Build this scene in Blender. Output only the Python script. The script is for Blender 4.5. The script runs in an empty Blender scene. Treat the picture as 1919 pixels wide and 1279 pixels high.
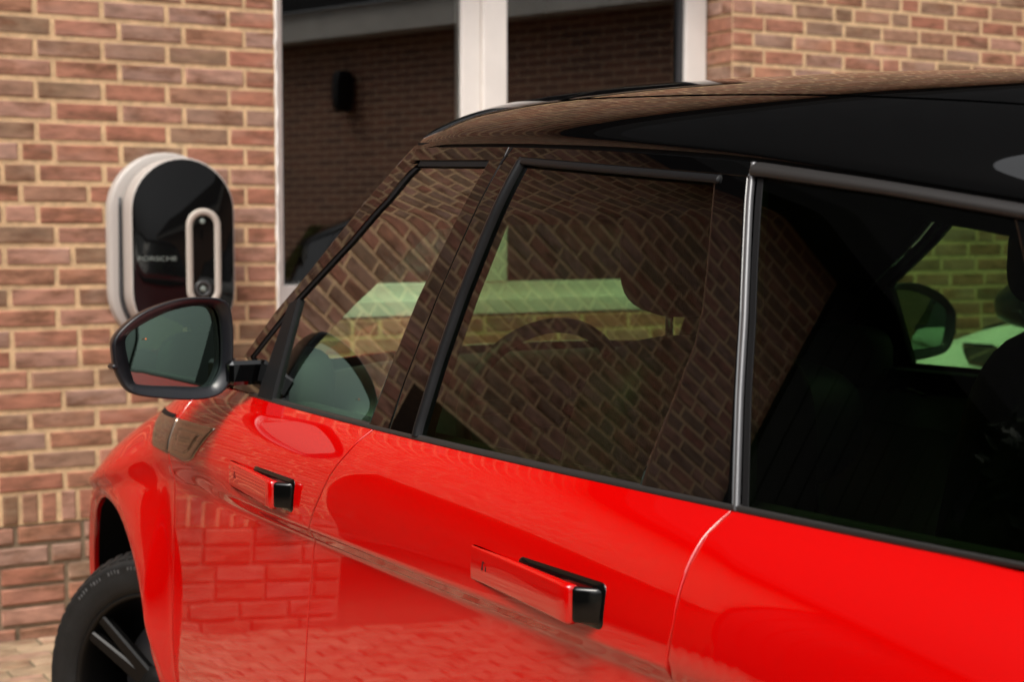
import bpy, bmesh, math, random
import numpy as np
from mathutils import Matrix, Vector

random.seed(7)
rng = np.random.RandomState(7)
PI = math.pi
R = math.radians
scn = bpy.context.scene
col = scn.collection

# ------------------------------------------------------------------ camera, sky, sun, exposure
CAM = Vector((0.0, 2.15, 1.55))
cd = bpy.data.cameras.new('camera')
cam = bpy.data.objects.new('camera', cd)
col.objects.link(cam)
cam.location = CAM
cam.rotation_euler = (R(90 - 3.8), 0, R(-90 - 30.4))
cd.sensor_width = 36.0
cd.lens = 36.0 * 3000.0 / 1919.0
cd.clip_start = 0.05
cd.clip_end = 600
cd.dof.use_dof = True
cd.dof.focus_distance = 2.62
cd.dof.aperture_fstop = 5.4
scn.camera = cam

SUN_EL, SUN_AZ = 58.0, 118.0          # azimuth measured from +X (towards the wall) to +Y (the open side)
w = bpy.data.worlds.new('World')
scn.world = w
w.use_nodes = True
nt = w.node_tree
nt.nodes.clear()
wo = nt.nodes.new('ShaderNodeOutputWorld')
bg = nt.nodes.new('ShaderNodeBackground')
sky = nt.nodes.new('ShaderNodeTexSky')
sky.sky_type = 'NISHITA'
sky.sun_disc = False
sky.sun_elevation = R(SUN_EL)
sky.sun_rotation = R(90 - SUN_AZ)
sky.air_density = 1.0
sky.dust_density = 6.0
sky.ozone_density = 0.6
hs = nt.nodes.new('ShaderNodeHueSaturation')
hs.inputs['Saturation'].default_value = 0.08
hs.inputs['Value'].default_value = 1.0
nt.links.new(sky.outputs[0], hs.inputs['Color'])
nt.links.new(hs.outputs[0], bg.inputs['Color'])
bg.inputs['Strength'].default_value = 0.13
nt.links.new(bg.outputs[0], wo.inputs['Surface'])

sd = bpy.data.lights.new('sun', 'SUN')
sd.energy = 1.3
sd.angle = R(22)
sd.color = (1.0, 0.90, 0.76)
sun = bpy.data.objects.new('sun', sd)
col.objects.link(sun)
sv = Vector((math.cos(R(SUN_EL)) * math.cos(R(SUN_AZ)), math.cos(R(SUN_EL)) * math.sin(R(SUN_AZ)), math.sin(R(SUN_EL))))
sun.location = sv * 30
sun.rotation_euler = sv.to_track_quat('Z', 'Y').to_euler()

scn.view_settings.view_transform = 'Standard'
scn.view_settings.look = 'None'
scn.view_settings.gamma = 1.0
scn.view_settings.use_curve_mapping = False
scn.view_settings.exposure = 0.98
scn.render.engine = 'CYCLES'
scn.cycles.max_bounces = 12
scn.cycles.transparent_max_bounces = 16
scn.cycles.glossy_bounces = 6
scn.cycles.diffuse_bounces = 4
scn.cycles.sample_clamp_indirect = 6.0
scn.cycles.use_denoising = True


# ------------------------------------------------------------------ materials
def new_mat(name):
    m = bpy.data.materials.new(name)
    m.use_nodes = True
    n = m.node_tree
    n.nodes.clear()
    out = n.nodes.new('ShaderNodeOutputMaterial')
    return m, n, out


def pbr(name, colr, rough=0.5, metal=0.0, coat=0.0, coat_rough=0.02, ior=1.5, noise=0.0, nscale=20.0, bump=0.0, bscale=200.0, coat_ior=1.5, rnoise=0.0, spec=0.5):
    m, n, out = new_mat(name)
    p = n.nodes.new('ShaderNodeBsdfPrincipled')
    p.inputs['Base Color'].default_value = (*colr, 1)
    p.inputs['Roughness'].default_value = rough
    p.inputs['Metallic'].default_value = metal
    p.inputs['IOR'].default_value = ior
    p.inputs['Specular IOR Level'].default_value = spec
    if coat >= 1.0:
        p.inputs['Specular IOR Level'].default_value = 0.0
    p.inputs['Coat Weight'].default_value = coat
    p.inputs['Coat Roughness'].default_value = coat_rough
    p.inputs['Coat IOR'].default_value = coat_ior
    if noise or bump or rnoise:
        tc = n.nodes.new('ShaderNodeTexCoord')
    if noise or rnoise:
        nz = n.nodes.new('ShaderNodeTexNoise')
        nz.inputs['Scale'].default_value = nscale
        nz.inputs['Detail'].default_value = 6
        n.links.new(tc.outputs['Object'], nz.inputs['Vector'])
    if noise:
        mx = n.nodes.new('ShaderNodeMix')
        mx.data_type = 'RGBA'
        mx.blend_type = 'MULTIPLY'
        mr = n.nodes.new('ShaderNodeMapRange')
        mr.inputs['From Min'].default_value = 0.25
        mr.inputs['From Max'].default_value = 0.75
        mr.inputs['To Min'].default_value = 1 - noise
        mr.inputs['To Max'].default_value = 1 + noise * 0.6
        n.links.new(nz.outputs['Fac'], mr.inputs['Value'])
        mx.inputs[0].default_value = 1.0
        mx.inputs['A'].default_value = (*colr, 1)
        n.links.new(mr.outputs[0], mx.inputs['B'])
        n.links.new(mx.outputs['Result'], p.inputs['Base Color'])
    if rnoise:
        mr2 = n.nodes.new('ShaderNodeMapRange')
        mr2.inputs['To Min'].default_value = max(0, rough - rnoise)
        mr2.inputs['To Max'].default_value = rough + rnoise
        n.links.new(nz.outputs['Fac'], mr2.inputs['Value'])
        n.links.new(mr2.outputs[0], p.inputs['Roughness'])
    if bump:
        nb = n.nodes.new('ShaderNodeTexNoise')
        nb.inputs['Scale'].default_value = bscale
        nb.inputs['Detail'].default_value = 4
        n.links.new(tc.outputs['Object'], nb.inputs['Vector'])
        b = n.nodes.new('ShaderNodeBump')
        b.inputs['Strength'].default_value = bump
        b.inputs['Distance'].default_value = 0.004
        n.links.new(nb.outputs['Fac'], b.inputs['Height'])
        n.links.new(b.outputs[0], p.inputs['Normal'])
    n.links.new(p.outputs[0], out.inputs['Surface'])
    return m


def glass(name, tint, f0=0.06, power=4.0, gl=1.0):
    m, n, out = new_mat(name)
    tr = n.nodes.new('ShaderNodeBsdfTransparent')
    tr.inputs['Color'].default_value = (*tint, 1)
    g = n.nodes.new('ShaderNodeBsdfGlossy')
    g.inputs['Roughness'].default_value = 0.0
    g.inputs['Color'].default_value = (gl, gl, gl, 1)
    lw = n.nodes.new('ShaderNodeLayerWeight')
    lw.inputs['Blend'].default_value = 0.5
    pw = n.nodes.new('ShaderNodeMath')
    pw.operation = 'POWER'
    pw.inputs[1].default_value = power
    n.links.new(lw.outputs['Facing'], pw.inputs[0])
    mr = n.nodes.new('ShaderNodeMapRange')
    mr.inputs['To Min'].default_value = f0
    mr.inputs['To Max'].default_value = 1.0
    n.links.new(pw.outputs[0], mr.inputs['Value'])
    mx = n.nodes.new('ShaderNodeMixShader')
    n.links.new(mr.outputs[0], mx.inputs[0])
    n.links.new(tr.outputs[0], mx.inputs[1])
    n.links.new(g.outputs[0], mx.inputs[2])
    n.links.new(mx.outputs[0], out.inputs['Surface'])
    return m


def brick_material(name, stops, sat_noise=1.0, rough=0.88):
    """colour picked per brick (object random + island random), mottled, with pale bloom"""
    m, n, out = new_mat(name)
    L = n.links.new
    p = n.nodes.new('ShaderNodeBsdfPrincipled')
    p.inputs['Roughness'].default_value = rough
    oi = n.nodes.new('ShaderNodeObjectInfo')
    ge = n.nodes.new('ShaderNodeNewGeometry')
    ad = n.nodes.new('ShaderNodeMath'); ad.operation = 'ADD'
    L(oi.outputs['Random'], ad.inputs[0]); L(ge.outputs['Random Per Island'], ad.inputs[1])
    fr = n.nodes.new('ShaderNodeMath'); fr.operation = 'FRACT'
    L(ad.outputs[0], fr.inputs[0])
    cr = n.nodes.new('ShaderNodeValToRGB')
    cr.color_ramp.interpolation = 'LINEAR'
    e = cr.color_ramp.elements
    while len(e) < len(stops):
        e.new(0.5)
    for i, (pos, c) in enumerate(stops):
        e[i].position = pos
        e[i].color = (*c, 1)
    L(fr.outputs[0], cr.inputs['Fac'])
    # a different offset of the noise on every brick
    mu = n.nodes.new('ShaderNodeMath'); mu.operation = 'MULTIPLY'; mu.inputs[1].default_value = 37.0
    L(fr.outputs[0], mu.inputs[0])
    va = n.nodes.new('ShaderNodeVectorMath'); va.operation = 'ADD'
    L(ge.outputs['Position'], va.inputs[0]); L(mu.outputs[0], va.inputs[1])
    mp = n.nodes.new('ShaderNodeMapping'); mp.inputs['Scale'].default_value = (1, 0.55, 1.6)
    L(va.outputs[0], mp.inputs['Vector'])
    n1 = n.nodes.new('ShaderNodeTexNoise'); n1.inputs['Scale'].default_value = 9; n1.inputs['Detail'].default_value = 6; n1.inputs['Roughness'].default_value = 0.65
    L(mp.outputs[0], n1.inputs['Vector'])
    n2 = n.nodes.new('ShaderNodeTexNoise'); n2.inputs['Scale'].default_value = 22; n2.inputs['Detail'].default_value = 5
    L(mp.outputs[0], n2.inputs['Vector'])
    r1 = n.nodes.new('ShaderNodeMapRange'); r1.inputs['From Min'].default_value = 0.47; r1.inputs['From Max'].default_value = 0.66
    L(n1.outputs['Fac'], r1.inputs['Value'])
    m1 = n.nodes.new('ShaderNodeMix'); m1.data_type = 'RGBA'
    L(r1.outputs[0], m1.inputs[0]); L(cr.outputs['Color'], m1.inputs['A'])
    m1.inputs['B'].default_value = (0.17, 0.075, 0.038, 1)
    # pale bloom
    n3 = n.nodes.new('ShaderNodeTexNoise'); n3.inputs['Scale'].default_value = 5.0; n3.inputs['Detail'].default_value = 5
    va2 = n.nodes.new('ShaderNodeVectorMath'); va2.operation = 'ADD'; va2.inputs[1].default_value = (11, 5, 3)
    L(mp.outputs[0], va2.inputs[0]); L(va2.outputs[0], n3.inputs['Vector'])
    r3 = n.nodes.new('ShaderNodeMapRange'); r3.inputs['From Min'].default_value = 0.54; r3.inputs['From Max'].default_value = 0.75; r3.inputs['To Max'].default_value = 0.6
    L(n3.outputs['Fac'], r3.inputs['Value'])
    m2 = n.nodes.new('ShaderNodeMix'); m2.data_type = 'RGBA'
    L(r3.outputs[0], m2.inputs[0]); L(m1.outputs['Result'], m2.inputs['A'])
    m2.inputs['B'].default_value = (0.46, 0.28, 0.21, 1)
    m3 = n.nodes.new('ShaderNodeMix'); m3.data_type = 'RGBA'; m3.blend_type = 'MULTIPLY'; m3.inputs[0].default_value = 1
    r2 = n.nodes.new('ShaderNodeMapRange'); r2.inputs['From Min'].default_value = 0.3; r2.inputs['From Max'].default_value = 0.7; r2.inputs['To Min'].default_value = 0.72; r2.inputs['To Max'].default_value = 1.2
    L(n2.outputs['Fac'], r2.inputs['Value'])
    L(m2.outputs['Result'], m3.inputs['A']); L(r2.outputs[0], m3.inputs['B'])
    L(m3.outputs['Result'], p.inputs['Base Color'])
    b = n.nodes.new('ShaderNodeBump'); b.inputs['Strength'].default_value = 0.5; b.inputs['Distance'].default_value = 0.004
    L(n2.outputs['Fac'], b.inputs['Height']); L(b.outputs[0], p.inputs['Normal'])
    L(p.outputs[0], out.inputs['Surface'])
    return m


BR_STOPS = [(0.0, (0.38, 0.170, 0.105)), (0.18, (0.35, 0.135, 0.083)), (0.34, (0.41, 0.210, 0.145)), (0.52, (0.34, 0.20, 0.15)),
            (0.66, (0.235, 0.145, 0.085)), (0.80, (0.29, 0.165, 0.108)), (0.92, (0.40, 0.185, 0.108)), (1.0, (0.37, 0.165, 0.105))]
M = {}
M['brick'] = brick_material('brick_mixed_red', BR_STOPS)
M['paver'] = brick_material('clinker_paver', [(0.0, (0.27, 0.185, 0.11)), (0.4, (0.32, 0.225, 0.14)), (0.7, (0.23, 0.16, 0.095)), (1.0, (0.34, 0.235, 0.15))])
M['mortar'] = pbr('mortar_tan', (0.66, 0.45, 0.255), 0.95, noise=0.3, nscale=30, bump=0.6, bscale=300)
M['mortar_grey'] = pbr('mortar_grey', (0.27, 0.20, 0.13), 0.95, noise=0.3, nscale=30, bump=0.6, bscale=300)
M['sand'] = pbr('joint_sand', (0.09, 0.075, 0.042), 0.95, noise=0.4, nscale=14)
M['paint'] = pbr('red_paint', (0.39, 0.0006, 0.0004), 0.5, coat=1.0, coat_rough=0.004, coat_ior=1.8)
M['white_paint'] = pbr('pale_paint', (0.70, 0.72, 0.70), 0.35, coat=1.0, coat_rough=0.01)
M['gloss_black'] = pbr('gloss_black', (0.0009, 0.0009, 0.001), 0.5, coat=1.0, coat_rough=0.004, coat_ior=1.6)
M['satin_black'] = pbr('satin_black', (0.005, 0.005, 0.0055), 0.36, spec=0.22)
M['seal'] = pbr('rubber_seal', (0.005, 0.005, 0.0055), 0.6, spec=0.12)
M['handle_black'] = pbr('handle_black', (0.002, 0.002, 0.002), 0.12, ior=1.4)
M['door_card'] = pbr('pale_door_card', (0.55, 0.56, 0.52), 0.6)
M['spoke'] = pbr('black_spoke', (0.003, 0.0028, 0.0028), 0.35, spec=0.2)
M['shell_black'] = pbr('mirror_shell_black', (0.007, 0.0075, 0.010), 0.30, spec=0.4)
M['trim_grey'] = pbr('trim_moulding', (0.014, 0.0125, 0.012), 0.40, spec=0.35)
M['bright_trim'] = pbr('satin_trim', (0.10, 0.10, 0.105), 0.38, metal=0.6)
M['vent'] = pbr('dark_vent_metal', (0.26, 0.20, 0.16), 0.10, metal=0.9, noise=0.1, nscale=60)
M['mirror'] = pbr('mirror_glass', (0.20, 0.28, 0.23), 0.02, metal=1.0)
M['tyre'] = pbr('tyre_rubber', (0.008, 0.008, 0.008), 0.62, spec=0.3, noise=0.35, nscale=30, bump=0.25, bscale=120)
M['tyre_text'] = pbr('tyre_lettering', (0.07, 0.07, 0.072), 0.6)
M['rim'] = pbr('black_alloy', (0.004, 0.004, 0.004), 0.4, spec=0.25)
M['inner'] = pbr('interior_dark', (0.014, 0.013, 0.013), 0.8)
M['seat'] = pbr('seat_leather', (0.022, 0.021, 0.021), 0.55, noise=0.2, nscale=40, bump=0.2, bscale=300)
M['dash'] = pbr('dash_plastic', (0.02, 0.02, 0.022), 0.55)
M['headliner'] = pbr('headliner_cloth', (0.02, 0.02, 0.02), 0.9)
M['chrome'] = pbr('post_chrome', (0.35, 0.35, 0.35), 0.2, metal=1.0)
M['glass_f'] = glass('door_glass_green', (0.60, 0.86, 0.62), 0.09, 3.0)
M['glass_r'] = glass('privacy_glass', (0.20, 0.31, 0.16), 0.05, 3.9, 0.85)
M['glass_w'] = glass('windscreen_glass', (0.72, 0.86, 0.70), 0.06, 4.5)
M['glass_b'] = glass('building_glass', (0.35, 0.37, 0.36), 0.10, 4.5)
M['lamp'] = pbr('lamp_lens', (0.4, 0.4, 0.4), 0.08, coat=1.0)
M['lamp_red'] = pbr('tail_lens', (0.25, 0.005, 0.005), 0.1, coat=1.0)
M['white_frame'] = pbr('white_upvc', (0.82, 0.77, 0.72), 0.35, noise=0.06, nscale=6)
M['room'] = pbr('dark_room', (0.03, 0.026, 0.022), 0.9)
M['slate'] = pbr('dark_slate', (0.007, 0.007, 0.0075), 0.95, noise=0.4, nscale=3, ior=1.2)
M['added_cladding'] = pbr('added_dark_boards', (0.010, 0.009, 0.008), 0.9)
M['soffit'] = pbr('soffit_board', (0.008, 0.0075, 0.007), 0.9, spec=0.1)
M['fascia'] = pbr('grey_fascia', (0.52, 0.50, 0.46), 0.6, noise=0.15, nscale=4)
M['ch_white'] = pbr('charger_casing', (0.40, 0.365, 0.34), 0.38)
M['ch_black'] = pbr('charger_glass_front', (0.003, 0.003, 0.003), 0.10, coat=1.0, coat_rough=0.03, coat_ior=1.28)
M['ch_grey'] = pbr('charger_loop', (0.42, 0.37, 0.32), 0.45)
M['ch_text'] = pbr('charger_print', (0.19, 0.22, 0.20), 0.5)
M['ch_dark'] = pbr('charger_button', (0.035, 0.035, 0.035), 0.3)
M['cable'] = pbr('cable_grey', (0.035, 0.035, 0.038), 0.5)
M['amber'] = pbr('amber_marker', (0.8, 0.16, 0.02), 0.4)
M['bark'] = pbr('bark', (0.07, 0.05, 0.035), 0.95, noise=0.5, nscale=12)
M['leaf'] = pbr('evergreen_leaf', (0.030, 0.055, 0.018), 0.7, noise=0.5, nscale=2)


# ------------------------------------------------------------------ helpers
def link(name, me, mat=None, parent=None):
    o = bpy.data.objects.new(name, me)
    col.objects.link(o)
    if mat is not None and me is not None and not me.materials:
        me.materials.append(mat)
    if parent is not None:
        o.parent = parent
        o.matrix_parent_inverse = WORLD.get(parent.name, Matrix()).inverted()
    return o


WORLD = {}


def mk(name, V, F, mat, parent=None, smooth=True):
    me = bpy.data.meshes.new(name)
    me.from_pydata([tuple(map(float, v)) for v in V], [], [tuple(map(int, f)) for f in F])
    me.validate()
    if smooth:
        me.polygons.foreach_set('use_smooth', [True] * len(me.polygons))
    me.update()
    return link(name, me, mat, parent)


def from_bm(name, bm, mat, parent=None, smooth=False):
    me = bpy.data.meshes.new(name)
    bm.to_mesh(me)
    bm.free()
    if smooth:
        me.polygons.foreach_set('use_smooth', [True] * len(me.polygons))
    return link(name, me, mat, parent)


def thing(name, label, cat, loc=(0, 0, 0), group=None):
    o = bpy.data.objects.new(name, None)
    col.objects.link(o)
    o.location = loc
    o.empty_display_size = 0.1
    WORLD[o.name] = Matrix.Translation(loc)
    return tag(o, label, cat, group)


def tag(o, label=None, cat=None, group=None, kind=None):
    if label: o['label'] = label
    if cat: o['category'] = cat
    if group: o['group'] = group
    if kind: o['kind'] = kind
    return o


def grid_faces(nu, nv, flip=False, off=0, closeu=False):
    F = []
    for i in range(nu if closeu else nu - 1):
        i2 = (i + 1) % nu
        for j in range(nv - 1):
            a, b, c, d = i * nv + j, i2 * nv + j, i2 * nv + j + 1, i * nv + j + 1
            F.append((off + a, off + d, off + c, off + b) if flip else (off + a, off + b, off + c, off + d))
    return F


def box_bm(bm, c, s, bevel=0.0, rot=None):
    r = bmesh.ops.create_cube(bm, size=1.0)
    vs = r['verts']
    bmesh.ops.scale(bm, vec=s, verts=vs)
    if bevel:
        es = list({e for v in vs for e in v.link_edges})
        q = bmesh.ops.bevel(bm, geom=es, offset=bevel, segments=1, affect='EDGES', profile=0.5)
        vs = list({v for f in q['faces'] for v in f.verts} | {v for v in vs if v.is_valid})
    if rot is not None:
        bmesh.ops.rotate(bm, cent=(0, 0, 0), matrix=rot, verts=vs)
    bmesh.ops.translate(bm, vec=c, verts=vs)
    return vs


def box(name, lo, hi, mat, parent=None, bevel=0.004):
    bm = bmesh.new()
    lo, hi = Vector(lo), Vector(hi)
    box_bm(bm, (lo + hi) / 2, hi - lo, bevel)
    return from_bm(name, bm, mat, parent)


def superbox(name, c, s, mat, parent, p=3.5, n=28, taper=0.0, rot=None, m=18):
    """rounded box: a superellipsoid; taper narrows it towards the top"""
    V = []
    sg = lambda a, e: math.copysign(abs(a) ** e, a)
    e = 2.0 / p
    for i in range(n):
        th = 2 * PI * i / n
        for j in range(m):
            ph = -PI / 2 + PI * j / (m - 1)
            x = sg(math.cos(ph), e) * sg(math.cos(th), e)
            y = sg(math.cos(ph), e) * sg(math.sin(th), e)
            z = sg(math.sin(ph), e)
            k = 1 - taper * z
            v = Vector((x * s[0] / 2, y * s[1] / 2 * k, z * s[2] / 2))
            if rot is not None:
                v = rot @ v
            V.append(v + Vector(c))
    return mk(name, V, grid_faces(n, m, closeu=True), mat, parent)


def tube(name, pts, r, mat, parent=None, n=10, closed=False):
    pts = [Vector(p) for p in pts]
    V, k = [], len(pts)
    for i, p in enumerate(pts):
        a = pts[(i - 1) % k] if closed or i > 0 else p
        b = pts[(i + 1) % k] if closed or i < k - 1 else p
        t = (b - a).normalized()
        u = t.orthogonal().normalized() if i == 0 else (u - t * u.dot(t)).normalized()
        w_ = t.cross(u)
        rr = r[i] if isinstance(r, (list, tuple)) else r
        for j in range(n):
            V.append(p + (u * math.cos(2 * PI * j / n) + w_ * math.sin(2 * PI * j / n)) * rr)
    F = []
    for i in range(k if closed else k - 1):
        i2 = (i + 1) % k
        for j in range(n):
            j2 = (j + 1) % n
            F.append((i * n + j, i * n + j2, i2 * n + j2, i2 * n + j))
    if not closed:
        F.append(tuple(range(n - 1, -1, -1)))
        F.append(tuple((k - 1) * n + j for j in range(n)))
    return mk(name, V, F, mat, parent)


# ------------------------------------------------------------------ ground and paving
WX = 6.15                                   # front face of the brick wall
g = mk('ground', [(-60, -60, -0.02), (60, -60, -0.02), (60, 60, -0.02), (-60, 60, -0.02)], [(0, 1, 2, 3)], M['sand'], smooth=False)
tag(g, kind='structure')


def brick_box(ly, lz, dx, bev=0.004, seed=0):
    """bevelled brick: x = depth (front at 0, going to +x), y = length, z = height; base corner at the centre of the front face"""
    rs = random.Random(seed)
    b = bev
    V = []
    j = lambda: rs.uniform(-0.0022, 0.0022)
    fy, fz = ly / 2, lz / 2
    for (x, k) in ((0.0, b), (b, 0.0), (dx, 0.0)):
        for (sy, sz) in ((-1, -1), (1, -1), (1, 1), (-1, 1)):
            V.append((x + (j() * 0.4 if x == 0 else 0), sy * (fy - k) + (j() if x < dx else 0), sz * (fz - k) + (j() if x < dx else 0)))
    F = [(0, 3, 2, 1)]
    for r in (0, 4):
        for i in range(4):
            i2 = (i + 1) % 4
            F.append((r + i, r + i2, r + 4 + i2, r + 4 + i))
    return V, F


pav = mk('paving', [(-9, -12, -0.0005), (WX, -12, -0.0005), (WX, 9, -0.0005), (-9, 9, -0.0005)], [(0, 1, 2, 3)], M['sand'], smooth=False)
tag(pav, kind='structure')
PL, PW, PJ = 0.205, 0.102, 0.009
pm = []
for k in range(4):
    V, F = brick_box(PL - PJ, PW - PJ, 0.05, 0.004, 50 + k)
    V = [(v[2], v[1], -v[0]) for v in V]
    me = bpy.data.meshes.new('paver')
    me.from_pydata(V, [], [f[::-1] for f in F])
    me.materials.append(M['paver'])
    pm.append(me)
sV, sF = [], []
row = 0
x = WX - PW / 2 - 0.005
while x > -4.0:
    y = -6.0 + (PL / 2 if row % 2 else 0)
    while y < 6.0:
        px, py = x, y + random.uniform(-.002, .002)
        dz = 0.004 + random.uniform(-.0015, .0015)
        if x > 5.2 and 0.45 < y < 1.15:
            o = link('paver', random.choice(pm), None, pav)
            o.location = (px, py, dz)
        else:
            me = pm[(row + int(y * 7)) % 4]
            b0 = len(sV)
            sV += [(v.co.x + px, v.co.y + py, v.co.z + dz) for v in me.vertices]
            sF += [tuple(b0 + q for q in f.vertices) for f in me.polygons]
        y += PL
    x -= PW
    row += 1
o = mk('paver_field', sV, sF, M['paver'], pav, smooth=False)
tag(o, kind='stuff')

# ------------------------------------------------------------------ the brick building ahead
CH = 0.0786                                 # course height
SL = 0.256                                  # stretcher and joint
JT = 0.0175
bld = thing('brick_building', 'mixed red brick building with white framed window behind the red car', 'building', (WX, -1.5, 0))
Y0, Y1 = -9.0, 5.2                          # extent along the wall
OPEN = [(-2.683, -0.341, 1.19, 3.05), (2.6, 5.2, -0.1, 2.05)]
ZTOP = 4.36
YE = 13.0                                   # end of the unseen dark bay added to darken reflections in the car
wall = mk('wall', *[[(WX + .0042, Y0, -.1), (WX + .0042, -2.683, -.1), (WX + .0042, -.341, -.1), (WX + .0042, 2.6, -.1), (WX + .0042, 5.2, -.1), (WX + .0042, Y1, -.1),
                     (WX + .0042, Y0, ZTOP), (WX + .0042, -2.683, ZTOP), (WX + .0042, -.341, ZTOP), (WX + .0042, 2.6, ZTOP), (WX + .0042, 5.2, ZTOP), (WX + .0042, Y1, ZTOP),
                     (WX + .0042, -2.683, 1.19), (WX + .0042, -.341, 1.19), (WX + .0042, -2.683, 3.05), (WX + .0042, -.341, 3.05),
                     (WX + .0042, 2.6, 2.05), (WX + .0042, 5.2, 2.05),
                     (WX + .25, -2.697, 1.1), (WX + .25, -2.697, 3.05), (WX + .0042, -2.697, 3.05), (WX + .0042, -2.697, 1.1),
                     (WX + .25, -.327, 1.1), (WX + .25, -.327, 3.05), (WX + .0042, -.327, 3.05), (WX + .0042, -.327, 1.1),
                     (WX + .0042, Y0, .445), (WX + .0042, -2.683, .445), (WX + .0042, -.341, .445), (WX + .0042, 2.6, .445), (WX + .0042, 5.2, .445), (WX + .0042, Y1, .445)],
                    [(26, 27, 7, 6), (27, 28, 13, 12), (14, 15, 8, 7), (28, 29, 9, 8), (16, 17, 10, 9), (18, 19, 20, 21), (22, 23, 24, 25),
                     ]], M['mortar'], bld, smooth=False)
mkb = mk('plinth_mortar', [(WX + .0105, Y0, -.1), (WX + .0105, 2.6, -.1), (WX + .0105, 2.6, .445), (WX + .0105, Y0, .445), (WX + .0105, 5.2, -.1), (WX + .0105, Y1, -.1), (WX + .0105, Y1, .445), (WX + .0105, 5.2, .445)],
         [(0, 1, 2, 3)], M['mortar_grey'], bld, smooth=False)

courses = []
z = 0.445 - 6 * CH
for i in range(6):
    courses.append((z, CH, 'run')); z += CH
courses.append((z, 0.1215, 'rowlock')); z += 0.1215
while z < ZTOP - 0.02:
    courses.append((z, CH, 'run')); z += CH

cache = {}


def brick_mesh(ly, lz, dx, var):
    key = (round(ly, 3), round(lz, 3), round(dx, 3), var)
    if key not in cache:
        V, F = brick_box(key[0], key[1], key[2], 0.0045, hash(key) % 1000)
        me = bpy.data.meshes.new('brick')
        me.from_pydata(V, [], F)
        me.materials.append(M['brick'])
        cache[key] = me
    return cache[key]


sV, sF = [], []
nbrick = 0


def lay(yc, zc, ly, lz, dx=0.05, single=False, xoff=0.0):
    global nbrick
    me = brick_mesh(ly, lz, dx, random.randrange(3))
    px = WX + random.uniform(-0.0015, 0.0015) + xoff
    if single and nbrick < 300:
        o = link('brick', me, None, wall)
        o.location = (px, yc, zc)
        nbrick += 1
    else:
        b0 = len(sV)
        sV.extend([(v.co.x + px, v.co.y + yc, v.co.z + zc) for v in me.vertices])
        sF.extend([tuple(b0 + q for q in f.vertices) for f in me.polygons])


for ci, (z0, h, kind) in enumerate(courses):
    zc = z0 + h / 2
    # free stretches of this course
    segs = [[Y0, Y1]]
    for (a, b, c0, c1) in OPEN:
        if c0 - 0.01 < zc < c1:
            ns = []
            for s in segs:
                if b <= s[0] or a >= s[1]:
                    ns.append(s)
                else:
                    if a > s[0]: ns.append([s[0], a])
                    if b < s[1]: ns.append([b, s[1]])
            segs = ns
    for (a, b) in segs:
        edge_left = abs(a + 0.341) < 1e-3           # starts at the window going to the open side
        rev = abs(b + 2.683) < 1e-3
        if kind == 'rowlock':
            y = a
            while y < b - 0.02:
                lay(y + 0.0365, zc, 0.073 - JT, h - 0.011, single=-.6 < y < 1.0)
                y += 0.073
            continue
        # lengths from the window edge outwards
        L = []
        tot = b - a
        first = 0.5 if ci % 2 else 0.76
        if ci % 2 == 0 and random.random() < 0.3:
            L = [0.70, 0.5]
        else:
            L = [first]
        while sum(L) * SL < tot:
            L.append(0.5 if random.random() < 0.17 and L[-1] != 0.5 else 1.0)
        if not (edge_left or rev) and len(L) > 1:
            L[0] = random.choice([0.5, 0.76])
        ext = (b - a) if not rev else 0
        p = 0.0
        for k, l in enumerate(L):
            ln = l * SL
            if p + ln > tot: ln = tot - p
            if ln < 0.04: break
            if rev:
                yc = b - p - ln / 2
            else:
                yc = a + p + ln / 2
            zj = random.uniform(-.0015, .0015)
            vis = (-0.36 < yc < 1.02 and zc < 2.62) or (yc < -2.55 and yc > -4.95 and 2.15 < zc < 2.72)
            if k == 0 and (rev or edge_left):
                lay(yc, zc + zj, ln - JT * 0.5, h - JT + .001, 0.09 if ci % 2 else 0.205, vis)
                if ci % 2:
                    lay(yc, zc + zj, ln - JT * 0.5, h - JT + .001, 0.105, vis, 0.10)
            else:
                lay(yc + (0 if k else 0), zc + zj, ln - JT, h - JT + .001, 0.05, vis)
            p += ln
o = mk('brick_field', sV, sF, M['brick'], wall, smooth=False)
tag(o, kind='stuff')

# window: white frame, two panes, deep reveal, dark room behind
FX = WX + 0.20
win = box('window_sill', (FX - 0.035, -2.68, 1.19), (FX + 0.08, -0.345, 1.262), M['white_frame'], bld)
wf = box('window_frame', (FX, -2.681, 1.262), (FX + 0.07, -0.343, 1.335), M['white_frame'], bld)
for nm, a, b, dx in (('frame_post', -0.455, -0.343, 0.0), ('frame_post', -1.424, -1.328, 0.022), ('frame_post', -1.549, -1.426, -0.004), ('frame_post', -2.681, -2.555, 0.0)):
    box(nm, (FX + dx, a, 1.335), (FX + dx + 0.07, b, 3.0), M['white_frame'], wf)
for a, b in ((-0.462, -0.458), (-2.552, -2.535)):
    box('glazing_bead', (FX + 0.02, a - .004, 1.336), (FX + 0.055, b + .004, 3.0), M['cable'], wf, 0.002)
box('frame_head', (FX, -2.681, 3.0), (FX + 0.07, -0.343, 3.05), M['white_frame'], wf)
for a, b in ((-1.328, -0.455), (-2.555, -1.549)):
    nx = FX + 0.045
    o = mk('pane', [(nx, b, 1.335), (nx, a, 1.335), (nx, a, 3.0), (nx, b, 3.0)], [(0, 1, 2, 3)], M['glass_b'], wf, smooth=False)
rs_ = random.Random(11)
zs_ = [1.2 + 1.8 * k / 70 for k in range(71)]
tube('sealant_bead', [(WX + .010 + rs_.uniform(-.002, .002), -.3485 + rs_.uniform(-.003, .003), z_) for z_ in zs_], [.0085 + rs_.uniform(-.0015, .002) for _ in zs_], M['white_frame'], bld, 8)
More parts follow.
